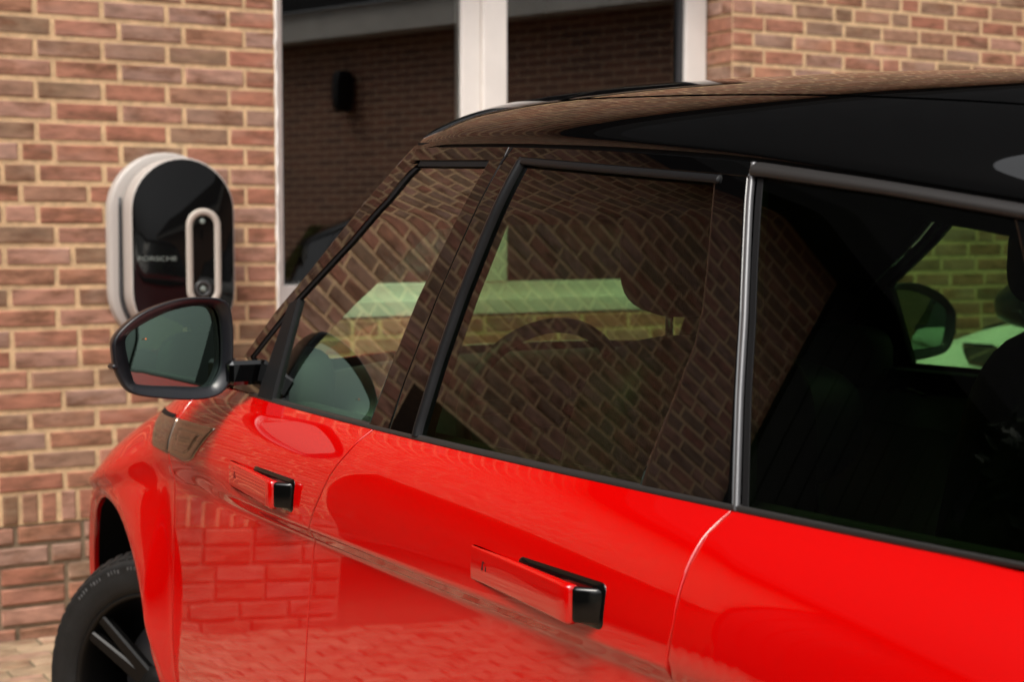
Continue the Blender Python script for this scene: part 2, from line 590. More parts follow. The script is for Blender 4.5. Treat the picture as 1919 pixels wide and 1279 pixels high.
# the room
rv = [(FX + .09, -3.6, .6), (FX + .09, .6, .6), (FX + .09, .6, 3.2), (FX + .09, -3.6, 3.2), (FX + 3, -3.6, .6), (FX + 3, .6, .6), (FX + 3, .6, 3.2), (FX + 3, -3.6, 3.2)]
mk('room', rv, [(4, 5, 6, 7), (0, 4, 7, 3), (1, 2, 6, 5), (0, 1, 5, 4), (3, 7, 6, 2)], M['room'], bld, smooth=False)
# covered porch further along: bricks carry on in its shade
PXB = WX + 1.5
mk('porch_lining', [(WX + .01, 2.6, 0), (PXB + .005, 2.6, 0), (PXB + .005, 2.6, 2.05), (WX + .01, 2.6, 2.05), (PXB + .005, 5.2, 0), (PXB + .005, 5.2, 2.05), (WX + .01, 5.2, 2.05), (WX + .01, 5.2, 0)],
   [(0, 1, 2, 3), (1, 4, 5, 2), (3, 2, 5, 6), (4, 7, 6, 5)], M['mortar_grey'], bld, smooth=False)
pV, pF = [], []
for ci, (z0, h, kind) in enumerate(courses):
    if z0 + h > 2.04 or z0 < -.05: continue
    y = 2.6 + (.13 if ci % 2 else 0) + .004
    st_, ln = (0.073, 0.073) if kind == 'rowlock' else (SL, SL)
    while y + ln < 5.2:
        me = brick_mesh(ln - JT, h - JT, .05, random.randrange(3))
        b0 = len(pV)
        pV.extend([(v.co.x + PXB, v.co.y + y + ln / 2, v.co.z + z0 + h / 2) for v in me.vertices])
        pF.extend([tuple(b0 + q for q in f.vertices) for f in me.polygons])
        y += st_
o = mk('porch_bricks', pV, pF, M['brick'], wall, smooth=False)
tag(o, kind='stuff')
# eaves, and an unseen steep dark slope raised to block sky in reflections
mk('soffit', [(WX - .35, Y0 - .3, ZTOP), (WX + .1, Y0 - .3, ZTOP), (WX + .1, YE + .3, ZTOP), (WX - .35, YE + .3, ZTOP), (WX - .35, Y0 - .3, ZTOP + .2), (WX - .35, YE + .3, ZTOP + .2)],
   [(0, 3, 2, 1), (0, 4, 5, 3)], M['soffit'], bld, smooth=False)
rf = mk('roof', [(WX - .35, Y0 - .3, ZTOP + .2), (WX - .35, YE + .3, ZTOP + .2), (WX + 3.0, YE + .3, ZTOP + 9.0), (WX + 3.0, Y0 - .3, ZTOP + 9.0), (WX + 6, Y0 - .3, ZTOP + .2), (WX + 6, YE + .3, ZTOP + .2)],
        [(0, 3, 2, 1), (3, 4, 5, 2), (0, 4, 3), (1, 2, 5)], M['slate'], bld, smooth=False)
bay = box('added_dark_bay', (WX - .03, Y1, 0), (WX + 5.8, YE, ZTOP - .002), M['added_cladding'], bld, .01)  # unseen bay, added so the car's side reflects something dark
for k in range(39):
    yb = Y1 + .01 + k * .2
    box('added_board', (WX - .05, yb, .02), (WX - .031, yb + .19, ZTOP - .01), M['added_cladding'], bay, .004)

# ------------------------------------------------------------------ building across the yard (seen mirrored in the window)
BX, BY = 0.6, -6.2
bd = Vector((0.943, -0.334, 0)).normalized()
bn = Vector((0.334, 0.943, 0)).normalized()
ob = thing('yard_building', 'long dark brick building with grey fascia mirrored in the window panes', 'building', (BX, BY, 0))
bm2 = pbr('plain_brick_far', (0.25, 0.12, 0.08), 0.9)
n_ = bm2.node_tree
bt = n_.nodes.new('ShaderNodeTexBrick')
bt.inputs['Color1'].default_value = (0.27, 0.125, 0.08, 1)
bt.inputs['Color2'].default_value = (0.17, 0.085, 0.06, 1)
bt.inputs['Mortar'].default_value = (0.62, 0.44, 0.29, 1)
bt.inputs['Scale'].default_value = 1.0
bt.inputs['Brick Width'].default_value = 0.256
bt.inputs['Row Height'].default_value = 0.0786
bt.inputs['Mortar Size'].default_value = 0.006
uvm = n_.nodes.new('ShaderNodeUVMap')
n_.links.new(uvm.outputs[0], bt.inputs['Vector'])
n_.links.new(bt.outputs['Color'], [q for q in n_.nodes if q.type == 'BSDF_PRINCIPLED'][0].inputs['Base Color'])


def bp(s, z, d=0.0):
    v = Vector((BX, BY, 0)) + bd * s + bn * d
    return (v.x, v.y, z)


S0, S1, BH = -16.0, 5.2, 3.60
q = mk('wall', [bp(S0, 0), bp(S1, 0), bp(S1, BH), bp(S0, BH)], [(0, 1, 2, 3)], bm2, ob, smooth=False)
uv = q.data.uv_layers.new(name='UVMap')
for li, c in enumerate([(S0, 0), (S1, 0), (S1, BH), (S0, BH)]):
    uv.data[li].uv = c
mk('fascia', [bp(S0, BH, .3), bp(S1, BH, .3), bp(S1, BH + .3, .3), bp(S0, BH + .3, .3), bp(S0, BH, -.1), bp(S1, BH, -.1)], [(0, 1, 2, 3), (0, 4, 5, 1)], M['fascia'], ob, smooth=False)
mk('roof', [bp(S0, BH + .3, .35), bp(S1, BH + .3, .35), bp(S1, BH + 2.6, -3.2), bp(S0, BH + 2.6, -3.2)], [(0, 1, 2, 3)], M['slate'], ob, smooth=False)
for s_ in (-3.6, 1.2):
    v = bp(s_, 3.06, 0.10)
    superbox('wall_lamp', v, (.2, .2, .44), M['satin_black'], ob, 4)


# ------------------------------------------------------------------ wall charger
def pill(cy, cz, wd, ht, n=20):
    """closed outline in the y-z plane, straight sides with round ends"""
    r = wd / 2
    P = []
    for i in range(n + 1):
        a = PI * i / n
        P.append((cy + r * math.cos(a), cz + ht / 2 - r + r * math.sin(a)))
    for i in range(n + 1):
        a = PI + PI * i / n
        P.append((cy + r * math.cos(a), cz - ht / 2 + r + r * math.sin(a)))
    return P


def loft(name, rings, mat, parent, cap0=False, cap1=True, smooth=True):
    V, F = [], []
    n = len(rings[0][1])
    for (x, P) in rings:
        V += [(x, p[0], p[1]) for p in P]
    for k in range(len(rings) - 1):
        for i in range(n):
            i2 = (i + 1) % n
            F.append((k * n + i, (k + 1) * n + i, (k + 1) * n + i2, k * n + i2))
    if cap0: F.append(tuple(range(n)))
    if cap1: F.append(tuple(range((len(rings) - 1) * n, len(rings) * n))[::-1])
    o = mk(name, V, F, mat, parent, smooth)
    return o


CY, CZ, CW, CHT = 0.114, 1.487, 0.414, 0.72
FXC = 5.965
ch = thing('wall_charger', 'black and pale grey pill shaped car charger mounted on the brick wall', 'charger', (WX, CY, CZ - CHT / 2))
bk = [(6.149, pill(CY + .016, CZ, CW + .055, CHT + .05)), (6.118, pill(CY + .016, CZ, CW + .055, CHT + .05)), (6.106, pill(CY + .016, CZ, CW + .046, CHT + .042)),
      (6.102, pill(CY + .014, CZ, CW + .03, CHT + .03)), (6.102, pill(CY, CZ, CW - .03, CHT - .03))]
loft('back_plate', bk, M['ch_white'], ch, cap1=True)
loft('casing', [(6.101, pill(CY + .002, CZ, CW - .022, CHT - .010)), (6.082, pill(CY, CZ, CW - .012, CHT - .006)), (6.070, pill(CY, CZ, CW, CHT)), (FXC + .010, pill(CY, CZ, CW, CHT)), (FXC + .004, pill(CY, CZ, CW - .004, CHT - .004)), (FXC + .004, pill(CY, CZ, CW - .02, CHT - .02))], M['ch_white'], ch, cap0=True)
fp = loft('front_panel', [(FXC + .005, pill(CY, CZ, CW - .012, CHT - .012)), (FXC + .001, pill(CY, CZ, CW - .013, CHT - .013)), (FXC, pill(CY, CZ, CW - .017, CHT - .017))], M['ch_black'], ch)
LY, LZ, LW, LH = 0.036, 1.460, 0.140, 0.385
n_o = pill(LY, LZ, LW, LH); n_i = pill(LY, LZ, LW - .052, LH - .052)
loft('light_loop', [(FXC - .0005, n_o), (FXC - .005, pill(LY, LZ, LW - .006, LH - .006)), (FXC - .006, pill(LY, LZ, LW - .026, LH - .026)), (FXC - .005, pill(LY, LZ, LW - .046, LH - .046)), (FXC - .0005, n_i)], M['ch_grey'], ch, cap1=False)


def disc(name, cx, cy, cz, r0, r1, mat, parent, d=.003, n=24):
    V, F = [], []
    for (x, r) in ((cx, r1), (cx - d, r1 * .98), (cx - d, r0), (cx, r0)):
        V += [(x, cy + r * math.cos(2 * PI * i / n), cz + r * math.sin(2 * PI * i / n)) for i in range(n)]
    for k in range(3):
        for i in range(n):
            F.append((k * n + i, (k + 1) * n + i, (k + 1) * n + (i + 1) % n, k * n + (i + 1) % n))
    return mk(name, V, F, mat, parent)


disc('status_lamp', FXC - .0008, 0.040, 1.602, 0.0005, 0.010, M['ch_text'], ch)
disc('button_ring', FXC - .0008, 0.040, 1.340, 0.020, 0.034, M['ch_dark'], ch)
disc('button', FXC - .0008, 0.040, 1.340, 0.0005, 0.011, M['ch_text'], ch)
tc_ = bpy.data.curves.new('lettering', 'FONT')
tc_.body = 'PORSCHE'
tc_.extrude = 0.0005
to = bpy.data.objects.new('tmp', tc_)
col.objects.link(to)
bpy.context.view_layer.update()
me = bpy.data.meshes.new_from_object(to.evaluated_get(bpy.context.evaluated_depsgraph_get()))
bpy.data.objects.remove(to)
xs = [v.co.x for v in me.vertices]; ys = [v.co.y for v in me.vertices]
kx, ky = 0.153 / (max(xs) - min(xs)), 0.0165 / (max(ys) - min(ys))
for v in me.vertices:
    a, b, c = v.co
    v.co = (FXC - 0.0012 - c * .5, 0.296 - (a - min(xs)) * kx, 1.451 + (b - min(ys)) * ky)
me.name = 'lettering'
me.materials.clear()
link('lettering', me, M['ch_text'], ch)
# the cable tucked in the groove between casing and back plate
cpts = []
for k in range(26):
    t = k / 25
    a = R(262) + R(98) * min(1, t * 1.7)
    r_ = CW / 2 + .004
    if t * 1.7 <= 1:
        cpts.append((6.092, CY + r_ * math.cos(a), CZ - CHT / 2 + CW / 2 + r_ * math.sin(a)))
    else:
        u_ = (t - 1 / 1.7) / (1 - 1 / 1.7)
        cpts.append((6.092 + .012 * u_, CY + r_ - .004 * u_, CZ - CHT / 2 + CW / 2 + u_ * .36))
tube('cable', cpts, [.0105 - .004 * k / 25 for k in range(26)], M['cable'], ch, 8)

# ------------------------------------------------------------------ the car: surfaces
def pchip(xs_, ys_, q):
    xs_, ys_ = np.array(xs_, float), np.array(ys_, float)
    h = np.diff(xs_); d = np.diff(ys_) / h
    m = np.zeros(len(xs_))
    for i in range(1, len(xs_) - 1):
        if d[i - 1] * d[i] > 0:
            w1, w2 = 2 * h[i] + h[i - 1], h[i] + 2 * h[i - 1]
            m[i] = (w1 + w2) / (w1 / d[i - 1] + w2 / d[i])
    m[0], m[-1] = d[0], d[-1]
    k = np.clip(np.searchsorted(xs_, q) - 1, 0, len(h) - 1)
    t = (q - xs_[k]) / h[k]
    return ((1 + 2 * t) * (1 - t) ** 2 * ys_[k] + t * (1 - t) ** 2 * h[k] * m[k] + t * t * (3 - 2 * t) * ys_[k + 1] + t * t * (t - 1) * h[k] * m[k + 1])


def blur(a, sg):
    k = np.exp(-0.5 * (np.arange(-60, 61) / sg) ** 2); k /= k.sum()
    return np.convolve(np.pad(a, 60, mode='reflect', reflect_type='odd'), k, mode='valid')


# cross-section of the body side: soft shoulder below the glass, undercut feature line, flatter door skin
_zz = np.linspace(.25, 1.30, 1051)
UPZ = [.25, .30, .42, .55, .70, .85, .98, 1.04, 1.085, 1.13, 1.165, 1.19, 1.205, 1.215, 1.30]
UPY = [.89, .915, .962, .985, .993, .996, .9995, .999, .9950, .9845, .9675, .947, .9265, .914, .80]
_up = blur(pchip(UPZ, UPY, _zz), 7)
LWZ = [.25, .30, .42, .52, .62, .75, .87, .98, 1.30]
LWY = [.89, .915, .962, .985, .9915, .9880, .9840, .9800, .9690]
_lw = blur(pchip(LWZ, LWY, _zz), 16)
_t = np.clip((_zz - .984) / (1.010 - .984), 0, 1); _t = blur(_t, 3.0)
_yy = _lw * (1 - _t) + _up * _t
_t2 = np.clip((_zz - .965) / (1.07 - .965), 0, 1); _t2 = _t2 * _t2 * (3 - 2 * _t2)
_yy2 = _lw * (1 - _t2) + _up * _t2
ARF = (4.03, 0.45, 0.425)
ARR = (1.00, 0.45, 0.425)


def sstep(a, b, x):
    t = np.clip((x - a) / (b - a), 0, 1)
    return t * t * (3 - 2 * t)


def drop(x):
    t = np.maximum(np.asarray(x, float) - 3.57, 0)
    return 0.40 * t * t / (t + 0.2)


def S(x, z):
    x = np.asarray(x, float); z = np.asarray(z, float)
    z1 = z + drop(x) * sstep(0.80, 1.06 - drop(x) * .6, z)
    wf_ = sstep(2.90, 3.35, x)
    y = np.interp(z1, _zz, _yy) * (1 - wf_) + np.interp(z1, _zz, _yy2) * wf_
    w_ = np.clip((z1 - 1.0) / .2, 0, 1.0)
    q = np.minimum(x, 3.6) - 2.4
    y = y - .010 * (x - 2.4) ** 2 - .030 * w_ * w_ * q ** 2
    y = y - .25 * np.maximum(x - 3.9, 0) ** 2 - .05 * np.maximum(0.7 - x, 0) ** 2
    r = np.hypot(x - ARF[0], z - ARF[1])
    y = y + .047 * sstep(3.556, 3.628, x) * sstep(.70, .47, r) - .014 * np.exp(-((r - .425) / .016) ** 2)
    r = np.hypot(x - ARR[0], z - ARR[1])
    y = y + .045 * np.exp(-((r - .425) / .09) ** 2)
    return y


def G(x, z):
    x = np.asarray(x, float); z = np.asarray(z, float)
    d = z - 1.205
    return .925 - .31 * d - .05 * d * np.abs(d) - .8 * np.maximum(z - 1.58, 0) ** 2 - .035 * (x - 2.4) ** 2


CARLOC = (2.4, 0, 0)
car = thing('car', 'glossy red sport utility vehicle with black roof parked nose to the brick wall', 'car', CARLOC)


def pair(name, V, F, mat, parent=None, smooth=True, both=True):
    """the part on the near side and its mirror image on the far side"""
    V = [tuple(map(float, v)) for v in V]
    p0, p1 = parent if isinstance(parent, tuple) else (parent, parent)
    a = mk(name, V, F, mat, p0 or car, smooth)
    b = None
    if both:
        b = mk(name, [(v[0], -v[1], v[2]) for v in V], [tuple(f)[::-1] for f in F], mat, p1 or car, smooth)
    return (a, b)


def panel_arrays(X, Z, yf, off=0.0, flange=0.02, lip=0.0018, bulge=None):
    """height-field panel over (x,z) arrays with a rounded, turned-in edge"""
    def ext(A, k):
        A = np.vstack([A[:1] + (A[:1] - A[1:2]) * k, A, A[-1:] + (A[-1:] - A[-2:-1]) * k])
        return np.hstack([A[:, :1] + (A[:, :1] - A[:, 1:2]) * k, A, A[:, -1:] + (A[:, -1:] - A[:, -2:-1]) * k])
    Y = yf(X, Z) + off + (0 if bulge is None else bulge)
    if flange <= 0:
        return X, Y, Z
    X1, Z1 = ext(X, 0.9), ext(Z, 0.9)
    Y1 = np.pad(Y, 1, mode='edge')
    mask = np.ones_like(Y1, bool); mask[1:-1, 1:-1] = False
    Y1[mask] -= lip
    X2, Z2 = np.pad(X1, 1, mode='edge'), np.pad(Z1, 1, mode='edge')
    Y2 = np.pad(Y1, 1, mode='edge')
    mask = np.ones_like(Y2, bool); mask[1:-1, 1:-1] = False
    Y2[mask] -= flange
    return X2, Y2, Z2


EDGE = 0.0016


def fractions(n, length):
    e = EDGE / max(length, 0.02)
    a = list(np.linspace(0, 1, n))
    return np.array([0, e] + [t for t in a if 2 * e < t < 1 - 2 * e] + [1 - e, 1])


def panel(name, X, Z, yf, mat, parent=None, off=0.0, flange=0.02, both=True, bulge=None):
    X2, Y2, Z2 = panel_arrays(X, Z, yf, off, flange, .0018 if yf is S else .0005, bulge)
    nu, nv = X2.shape
    V = np.stack([X2, Y2, Z2], -1).reshape(-1, 3)
    # decide the winding so the outside faces +y
    a, b, c = V[(nu // 2) * nv + nv // 2], V[(nu // 2 + 1) * nv + nv // 2], V[(nu // 2) * nv + nv // 2 + 1]
    flip = np.cross(b - a, c - a)[1] < 0
    return pair(name, V, grid_faces(nu, nv, flip), mat, parent, True, both)


def coons(bot, top, left, right, nu, nv, ulen=.5, vlen=.5):
    """patch in (x,z) from four polylines: bot/top run left to right, left/right run bottom to top"""
    def res(P, t):
        P = np.array(P, float)
        d = np.r_[0, np.cumsum(np.hypot(*np.diff(P, axis=0).T))]
        d /= d[-1]
        return np.stack([np.interp(t, d, P[:, 0]), np.interp(t, d, P[:, 1])], -1)
    u, v = fractions(nu, ulen), fractions(nv, vlen)
    B, T, L, Rr = res(bot, u), res(top, u), res(left, v), res(right, v)
    U, W = np.meshgrid(u, v, indexing='ij')
    U3, W3 = U[..., None], W[..., None]
    P = (1 - W3) * B[:, None] + W3 * T[:, None] + (1 - U3) * L[None] + U3 * Rr[None] - (
        (1 - U3) * (1 - W3) * B[0] + U3 * (1 - W3) * B[-1] + (1 - U3) * W3 * T[0] + U3 * W3 * T[-1])
    return P[..., 0], P[..., 1]


def pl(P):
    P = sorted(P, key=lambda t: t[1])
    zs = [p[1] for p in P]; xs_ = [p[0] for p in P]
    return lambda z: np.interp(z, zs, xs_)


BZ = 1.205                                      # top of the painted body
xB = pl([(2.567, 1.21), (2.580, 1.185), (2.594, 1.16), (2.628, 1.119), (2.657, 1.077), (2.682, 1.044), (2.703, 1.01), (2.722, .97), (2.735, .9), (2.745, .8), (2.752, .69), (2.756, .25)])
xC = pl([(1.579, 1.21), (1.586, 1.17), (1.586, 1.068), (1.594, 1.01), (1.603, .95), (1.60, .85), (1.56, .72), (1.50, .60), (1.47, .45), (1.46, .25)])
xF = pl([(3.552, 1.21), (3.550, 0.25)])
zrows = np.unique(np.round(np.r_[np.linspace(.33, .95, 26), np.linspace(.95, 1.05, 34), np.linspace(1.05, BZ, 26)], 5))
zrows = np.r_[zrows[0], zrows[0] + EDGE, zrows[1:-1], BZ - EDGE, BZ]


def door(name, xl, xr, n, gap=0.0028):
    u = fractions(n, 1.0)
    U, Zm = np.meshgrid(u, zrows, indexing='ij')
    a, b = xl(Zm) - gap, xr(Zm) + gap
    return panel(name, a + (b - a) * U, Zm, S, M['paint'])


FD = door('front_door', xF, xB, 60)
RD = door('rear_door', xB, xC, 60)
FDr, RDr = FD, RD


def polar_panel(name, arch, outer, mat, th0, th1, nth, nr, parent=None):
    th = np.radians(np.linspace(th0, th1, nth))
    P = np.array(outer, float)
    # match outer points by angle around the arch centre
    dense = []
    for i in range(len(P) - 1):
        for t in np.linspace(0, 1, 200, endpoint=False):
            dense.append(P[i] * (1 - t) + P[i + 1] * t)
    dense.append(P[-1]); dense = np.array(dense)
    s = np.r_[0, np.cumsum(np.hypot(*np.diff(dense, axis=0).T))]; s /= s[-1]
    ang = np.unwrap(np.arctan2(dense[:, 1] - arch[1], dense[:, 0] - arch[0]))
    t01 = np.linspace(0, 1, nth)
    want = th
    if abs(ang[0] - want[0]) > PI:
        ang += 2 * PI * round((want[0] - ang[0]) / (2 * PI))
    order = np.argsort(ang)
    ox = np.interp(want, ang[order], dense[order, 0]); oz = np.interp(want, ang[order], dense[order, 1])
    ix = arch[0] + arch[2] * np.cos(th); iz = arch[1] + arch[2] * np.sin(th)
    v = np.r_[0, .004, np.linspace(.01, 1, nr) ** 1.25 * .994, 1]
    v = np.unique(np.round(v, 5))
    X = ix[:, None] * (1 - v) + ox[:, None] * v
    Z = iz[:, None] * (1 - v) + oz[:, None] * v
    return panel(name, X, Z, S, mat, parent, flange=0.012)


tx = np.linspace(3.553 + .003, 4.70, 40)
outer = [(3.556, .27), (3.556, BZ - float(drop(3.556)))] + [(x_, BZ - .002 - float(drop(x_))) for x_ in tx[1:]] + [(4.70, .30)]
polar_panel('front_fender', ARF, outer, M['paint'], 204, -16, 190, 84)
tx = np.linspace(1.565, .28, 30)
outer = [(float(xC(z_)) - .0028, z_) for z_ in np.linspace(.33, BZ, 30)] + [(x_, BZ - .03 * (1.565 - x_) ** 2) for x_ in tx] + [(.10, .85), (.06, .5), (.10, .33)]
outer = outer[::-1]
polar_panel('rear_quarter_panel', ARR, outer, M['paint'], 195, -15, 150, 46)

# bonnet, front face, rear face, floor
V = []
nx_, ny_ = 40, 41
for i in range(nx_):
    x_ = 3.56 + (4.62 - 3.56) * i / (nx_ - 1)
    zt = BZ - .004 - float(drop(x_)); yt = float(S(x_, zt)) - .004
    for j in range(ny_):
        s_ = -1 + 2 * j / (ny_ - 1)
        V.append((x_ + .08 * (1 - s_ * s_) * (i / (nx_ - 1)), yt * s_, zt - .03 * (i / (nx_ - 1)) ** 3 + .07 * (1 - abs(s_) ** 2.4) + (.010 * math.exp(-((abs(s_) - .72) / .07) ** 2))))
hood = mk('bonnet', V, grid_faces(nx_, ny_), M['paint'], car)
V = []
for i in range(30):
    z_ = .28 + (.80 - .28) * i / 29
    for j in range(41):
        s_ = -1 + 2 * j / 40
        y_ = .72 * s_
        V.append((4.83 - .10 * abs(s_) ** 3 - .03 * ((z_ - .6) / .3) ** 2, y_, z_))
bump = mk('front_bumper', V, grid_faces(30, 41), M['paint'], car)
V = []
for i in range(8):
    z_ = .66 + .15 * i / 7
    for j in range(25):
        s_ = -1 + 2 * j / 24
        V.append((4.842 - .10 * abs(s_ * .6) ** 3 - .03 * ((z_ - .6) / .3) ** 2, .48 * s_, z_))
mk('grille', V, grid_faces(8, 25), M['gloss_black'], car)
for sgn in (1, -1):
    superbox('headlight', (4.735, sgn * .65, .77), (.16, .30, .11), M['lamp'], car, 4)
    superbox('tail_light', (.14, sgn * .72, 1.0), (.10, .28, .10), M['lamp_red'], car, 4)
V = []
for i in range(30):
    z_ = .34 + (1.20 - .34) * i / 29
    for j in range(41):
        s_ = -1 + 2 * j / 40
        V.append((.03 + .09 * abs(s_) ** 3 + .05 * max(0, (z_ - .8) / .4) ** 2, .84 * s_, z_))
mk('tailgate', V, grid_faces(30, 41, True), M['paint'], car)
V = []
for i in range(14):
    t = i / 13
    for j in range(31):
        s_ = -1 + 2 * j / 30
        z_ = 1.205 + t * .42
        V.append((.09 + t * .34 + .08 * s_ * s_, (.80 - .16 * t) * s_, z_))
mk('rear_window', V, grid_faces(14, 31, True), M['glass_r'], car)
box('floor_pan', (.15, -.86, .26), (4.6, .86, .33), M['inner'], car, .01)
for ax in (ARF, ARR):
    n = 60
    V = []
    for i in range(n):
        a = R(-20) + R(228) * i / (n - 1)
        c_, s2 = math.cos(a), math.sin(a)
        yo = float(S(ax[0] + .426 * c_, ax[1] + .426 * s2)) - .010
        for (yy_, rr) in ((yo, .4255), (yo - .03, .432), (.60, .45), (.58, .05)):
            V.append((ax[0] + rr * c_, yy_, ax[1] + rr * s2))
    pair('wheel_liner', V, grid_faces(n, 4), M['seal'])

# dark inner skins behind the door gaps and the cabin lining
u = np.linspace(0, 1, 30)
zz_ = np.linspace(.36, 1.20, 20)
U, Zm = np.meshgrid(u, zz_, indexing='ij')
panel('inner_skin', 1.46 + (3.60 - 1.46) * U, Zm, S, M['inner'], None, -.024, 0)
panel('door_lining', 0.5 + (3.56 - 0.5) * U, Zm, S, M['inner'], None, -.085, 0)
# ledge that closes the top of the doors
V = []
for x_ in np.linspace(.35, 3.58, 40):
    V += [(x_, float(S(x_, 1.199)) - .003, 1.199), (x_, float(S(x_, 1.199)) - .10, 1.199)]
pair('door_ledge', V, grid_faces(40, 2), M['inner'])

# ------------------------------------------------------------------ greenhouse
_gx = [0.35, 0.8, 1.255, 1.471, 1.742, 1.814, 2.1, 2.385, 2.791, 3.1]
_gz = [1.45, 1.522, 1.590, 1.622, 1.658, 1.665, 1.689, 1.707, 1.725, 1.732]
zg = lambda x: np.interp(x, _gx, _gz)
yg = lambda x: G(x, zg(x))
_cx = [0.3, 0.75, 1.15, 1.48, 1.70, 1.95, 2.30, 2.6, 2.80, 2.92, 3.06]
_cz = [1.63, 1.70, 1.75, 1.786, 1.804, 1.822, 1.841, 1.853, 1.851, 1.842, 1.822]
_xx = np.linspace(.2, 3.3, 400)
_czs = np.convolve(np.pad(np.interp(_xx, _cx, _cz), 10, mode='edge'), np.ones(21) / 21, mode='valid')
_gzs = np.convolve(np.pad(np.interp(_xx, _gx, _gz), 10, mode='edge'), np.ones(21) / 21, mode='valid')
zc_ = lambda x: np.interp(x, _xx, _czs)
zg = lambda x: np.interp(x, _xx, _gzs)


def roof_grid(smax, x0, x1, front_curve, off, nx=90, ns=61, back=0.0):
    V = []
    tt = np.linspace(-1, 1, ns)
    ss = np.sign(tt) * (1 - (1 - np.abs(tt)) ** 1.7) * smax
    for i in range(nx):
        t = i / (nx - 1)
        for s_ in ss:
            xf = x1 + front_curve * (1 - s_ * s_)
            x_ = x0 + (xf - x0) * t
            a = abs(s_)
            h = max(0, 1 - a ** 2.6) ** .62
            y_ = float(yg(x_)) * s_
            z_ = float(zg(x_)) + (float(zc_(x_)) - float(zg(x_))) * h
            lead = max(0, (t - .93) / .07)
            V.append((x_, y_, z_ + off - .012 * lead ** 2))
    return V, nx, ns


V, a, b = roof_grid(1.0, .40, 2.788, .26, 0.0)
roof = mk('roof', V, grid_faces(a, b), M['gloss_black'], car)
V, a, b = roof_grid(.80, .95, 2.50, .18, .0014)
mk('roof_glass', V, grid_faces(a, b), M['gloss_black'], roof)
V, a, b = roof_grid(.97, .45, 2.75, .24, -.035, 30, 31)
mk('headliner', V, grid_faces(a, b, True), M['headliner'], car)

gA = pl([(3.40, 1.207), (3.112, 1.419), (3.015, 1.478), (2.921, 1.536), (2.84, 1.595), (2.80, 1.621), (2.772, 1.650), (2.75, 1.670), (2.723, 1.684), (2.68, 1.70), (2.62, 1.72)])
oA = pl([(3.47, 1.195), (3.376, 1.276), (3.245, 1.385), (3.118, 1.468), (2.959, 1.588), (2.872, 1.66), (2.794, 1.727)])
xBg = pl([(2.517, 1.20), (2.514, 1.224), (2.507, 1.287), (2.473, 1.439), (2.437, 1.56), (2.399, 1.679), (2.383, 1.705)])


def strip_between(name, fa, fb, z0, z1, n, mat, parent, off=0.0, flange=.02, w_=4, both=True, bulge=0.0):
    v = fractions(n, z1 - z0)
    zs = z0 + (z1 - z0) * v
    u = fractions(w_, .05)
    U, Zm = np.meshgrid(u, zs, indexing='ij')
    A, B = fa(Zm), fb(Zm)
    return panel(name, A + (B - A) * U, Zm, G, mat, parent, off, flange, both, bulge * np.sqrt(np.maximum(0, 1 - (2 * U - 1) ** 2)) if bulge else None)


def header(name, x0, x1, fz0, fz1, n, mat, parent, off=0.0, flange=.02, both=True, bulge=0.0):
    u = fractions(n, abs(x1 - x0)); v = fractions(9 if bulge else 5, .05)
    xs_ = x0 + (x1 - x0) * u
    Xm, W = np.meshgrid(xs_, v, indexing='ij')
    A, B = fz0(Xm), fz1(Xm)
    return panel(name, Xm, A + (B - A) * W, G, mat, parent, off, flange, both, bulge * np.sqrt(np.maximum(0, 1 - (2 * W - 1) ** 2)) if bulge else None)


# pillar between windscreen and door, then the front door frame
strip_between('windscreen_pillar', lambda z: oA(z), lambda z: gA(z) + .058, 1.207, 1.722, 40, M['gloss_black'], None, -.004)
strip_between('frame_front', lambda z: gA(z) + .050, lambda z: gA(z) + .016, 1.209, 1.684, 40, M['gloss_black'], FD, .001)
strip_between('window_seal', lambda z: gA(z) + .015, lambda z: gA(z) - .004, 1.209, 1.676, 40, M['seal'], FD, -.002, .012)
zt_f = lambda x: np.interp(x, [2.4, 2.448, 2.72, 2.83], [1.671, 1.672, 1.683, 1.687])
zgut = lambda x: zg(x) - .007
header('frame_top', 2.776, 2.4005, lambda x: zt_f(x) + .009, zgut, 30, M['gloss_black'], FD, .002)
header('window_seal', 2.735, 2.452, lambda x: zt_f(x) - .003, lambda x: zt_f(x) + .008, 20, M['seal'], FD, -.001, .012)
gR = pl([(2.597, 1.21), (2.567, 1.343), (2.544, 1.436), (2.448, 1.673)])
strip_between('frame_rear', lambda z: gR(z), lambda z: xBg(z) + .002, 1.209, 1.679, 30, M['gloss_black'], FD, .0015)
# glass of the front door: bottom on the belt, divider bar in front
bar_r = [(3.098, 1.208), (3.105, 1.300), (3.112, 1.416)]
topf = [(3.112, 1.416), (2.921, 1.536), (2.80, 1.621), (2.772, 1.650), (2.75, 1.670), (2.723, 1.682)]
X_, Z_ = coons([(3.098, 1.206), (2.60, 1.206)], [(2.735, 1.678), (2.446, 1.674)], bar_r + topf[1:-1] + [(2.735, 1.678)], [(2.599, 1.206), (2.569, 1.343), (2.546, 1.436), (2.446, 1.674)], 40, 40)
panel('window_glass', X_, Z_, G, M['glass_f'], FD, -.006, 0)
X_, Z_ = coons([(3.188, 1.208), (3.100, 1.208)], [(3.160, 1.404), (3.115, 1.416)], [(3.188, 1.208), (3.160, 1.404)], [(3.100, 1.208), (3.107, 1.30), (3.115, 1.416)], 6, 12, .05)
panel('divider_bar', X_, Z_, G, M['seal'], FD, .003, .02)
X_, Z_ = coons([(3.395, 1.208), (3.192, 1.208)], [(3.164, 1.382), (3.163, 1.383)], [(3.395, 1.208), (3.164, 1.382)], [(3.192, 1.208), (3.163, 1.383)], 10, 12)
panel('corner_glass', X_, Z_, G, M['gloss_black'], FD, -.004, 0)

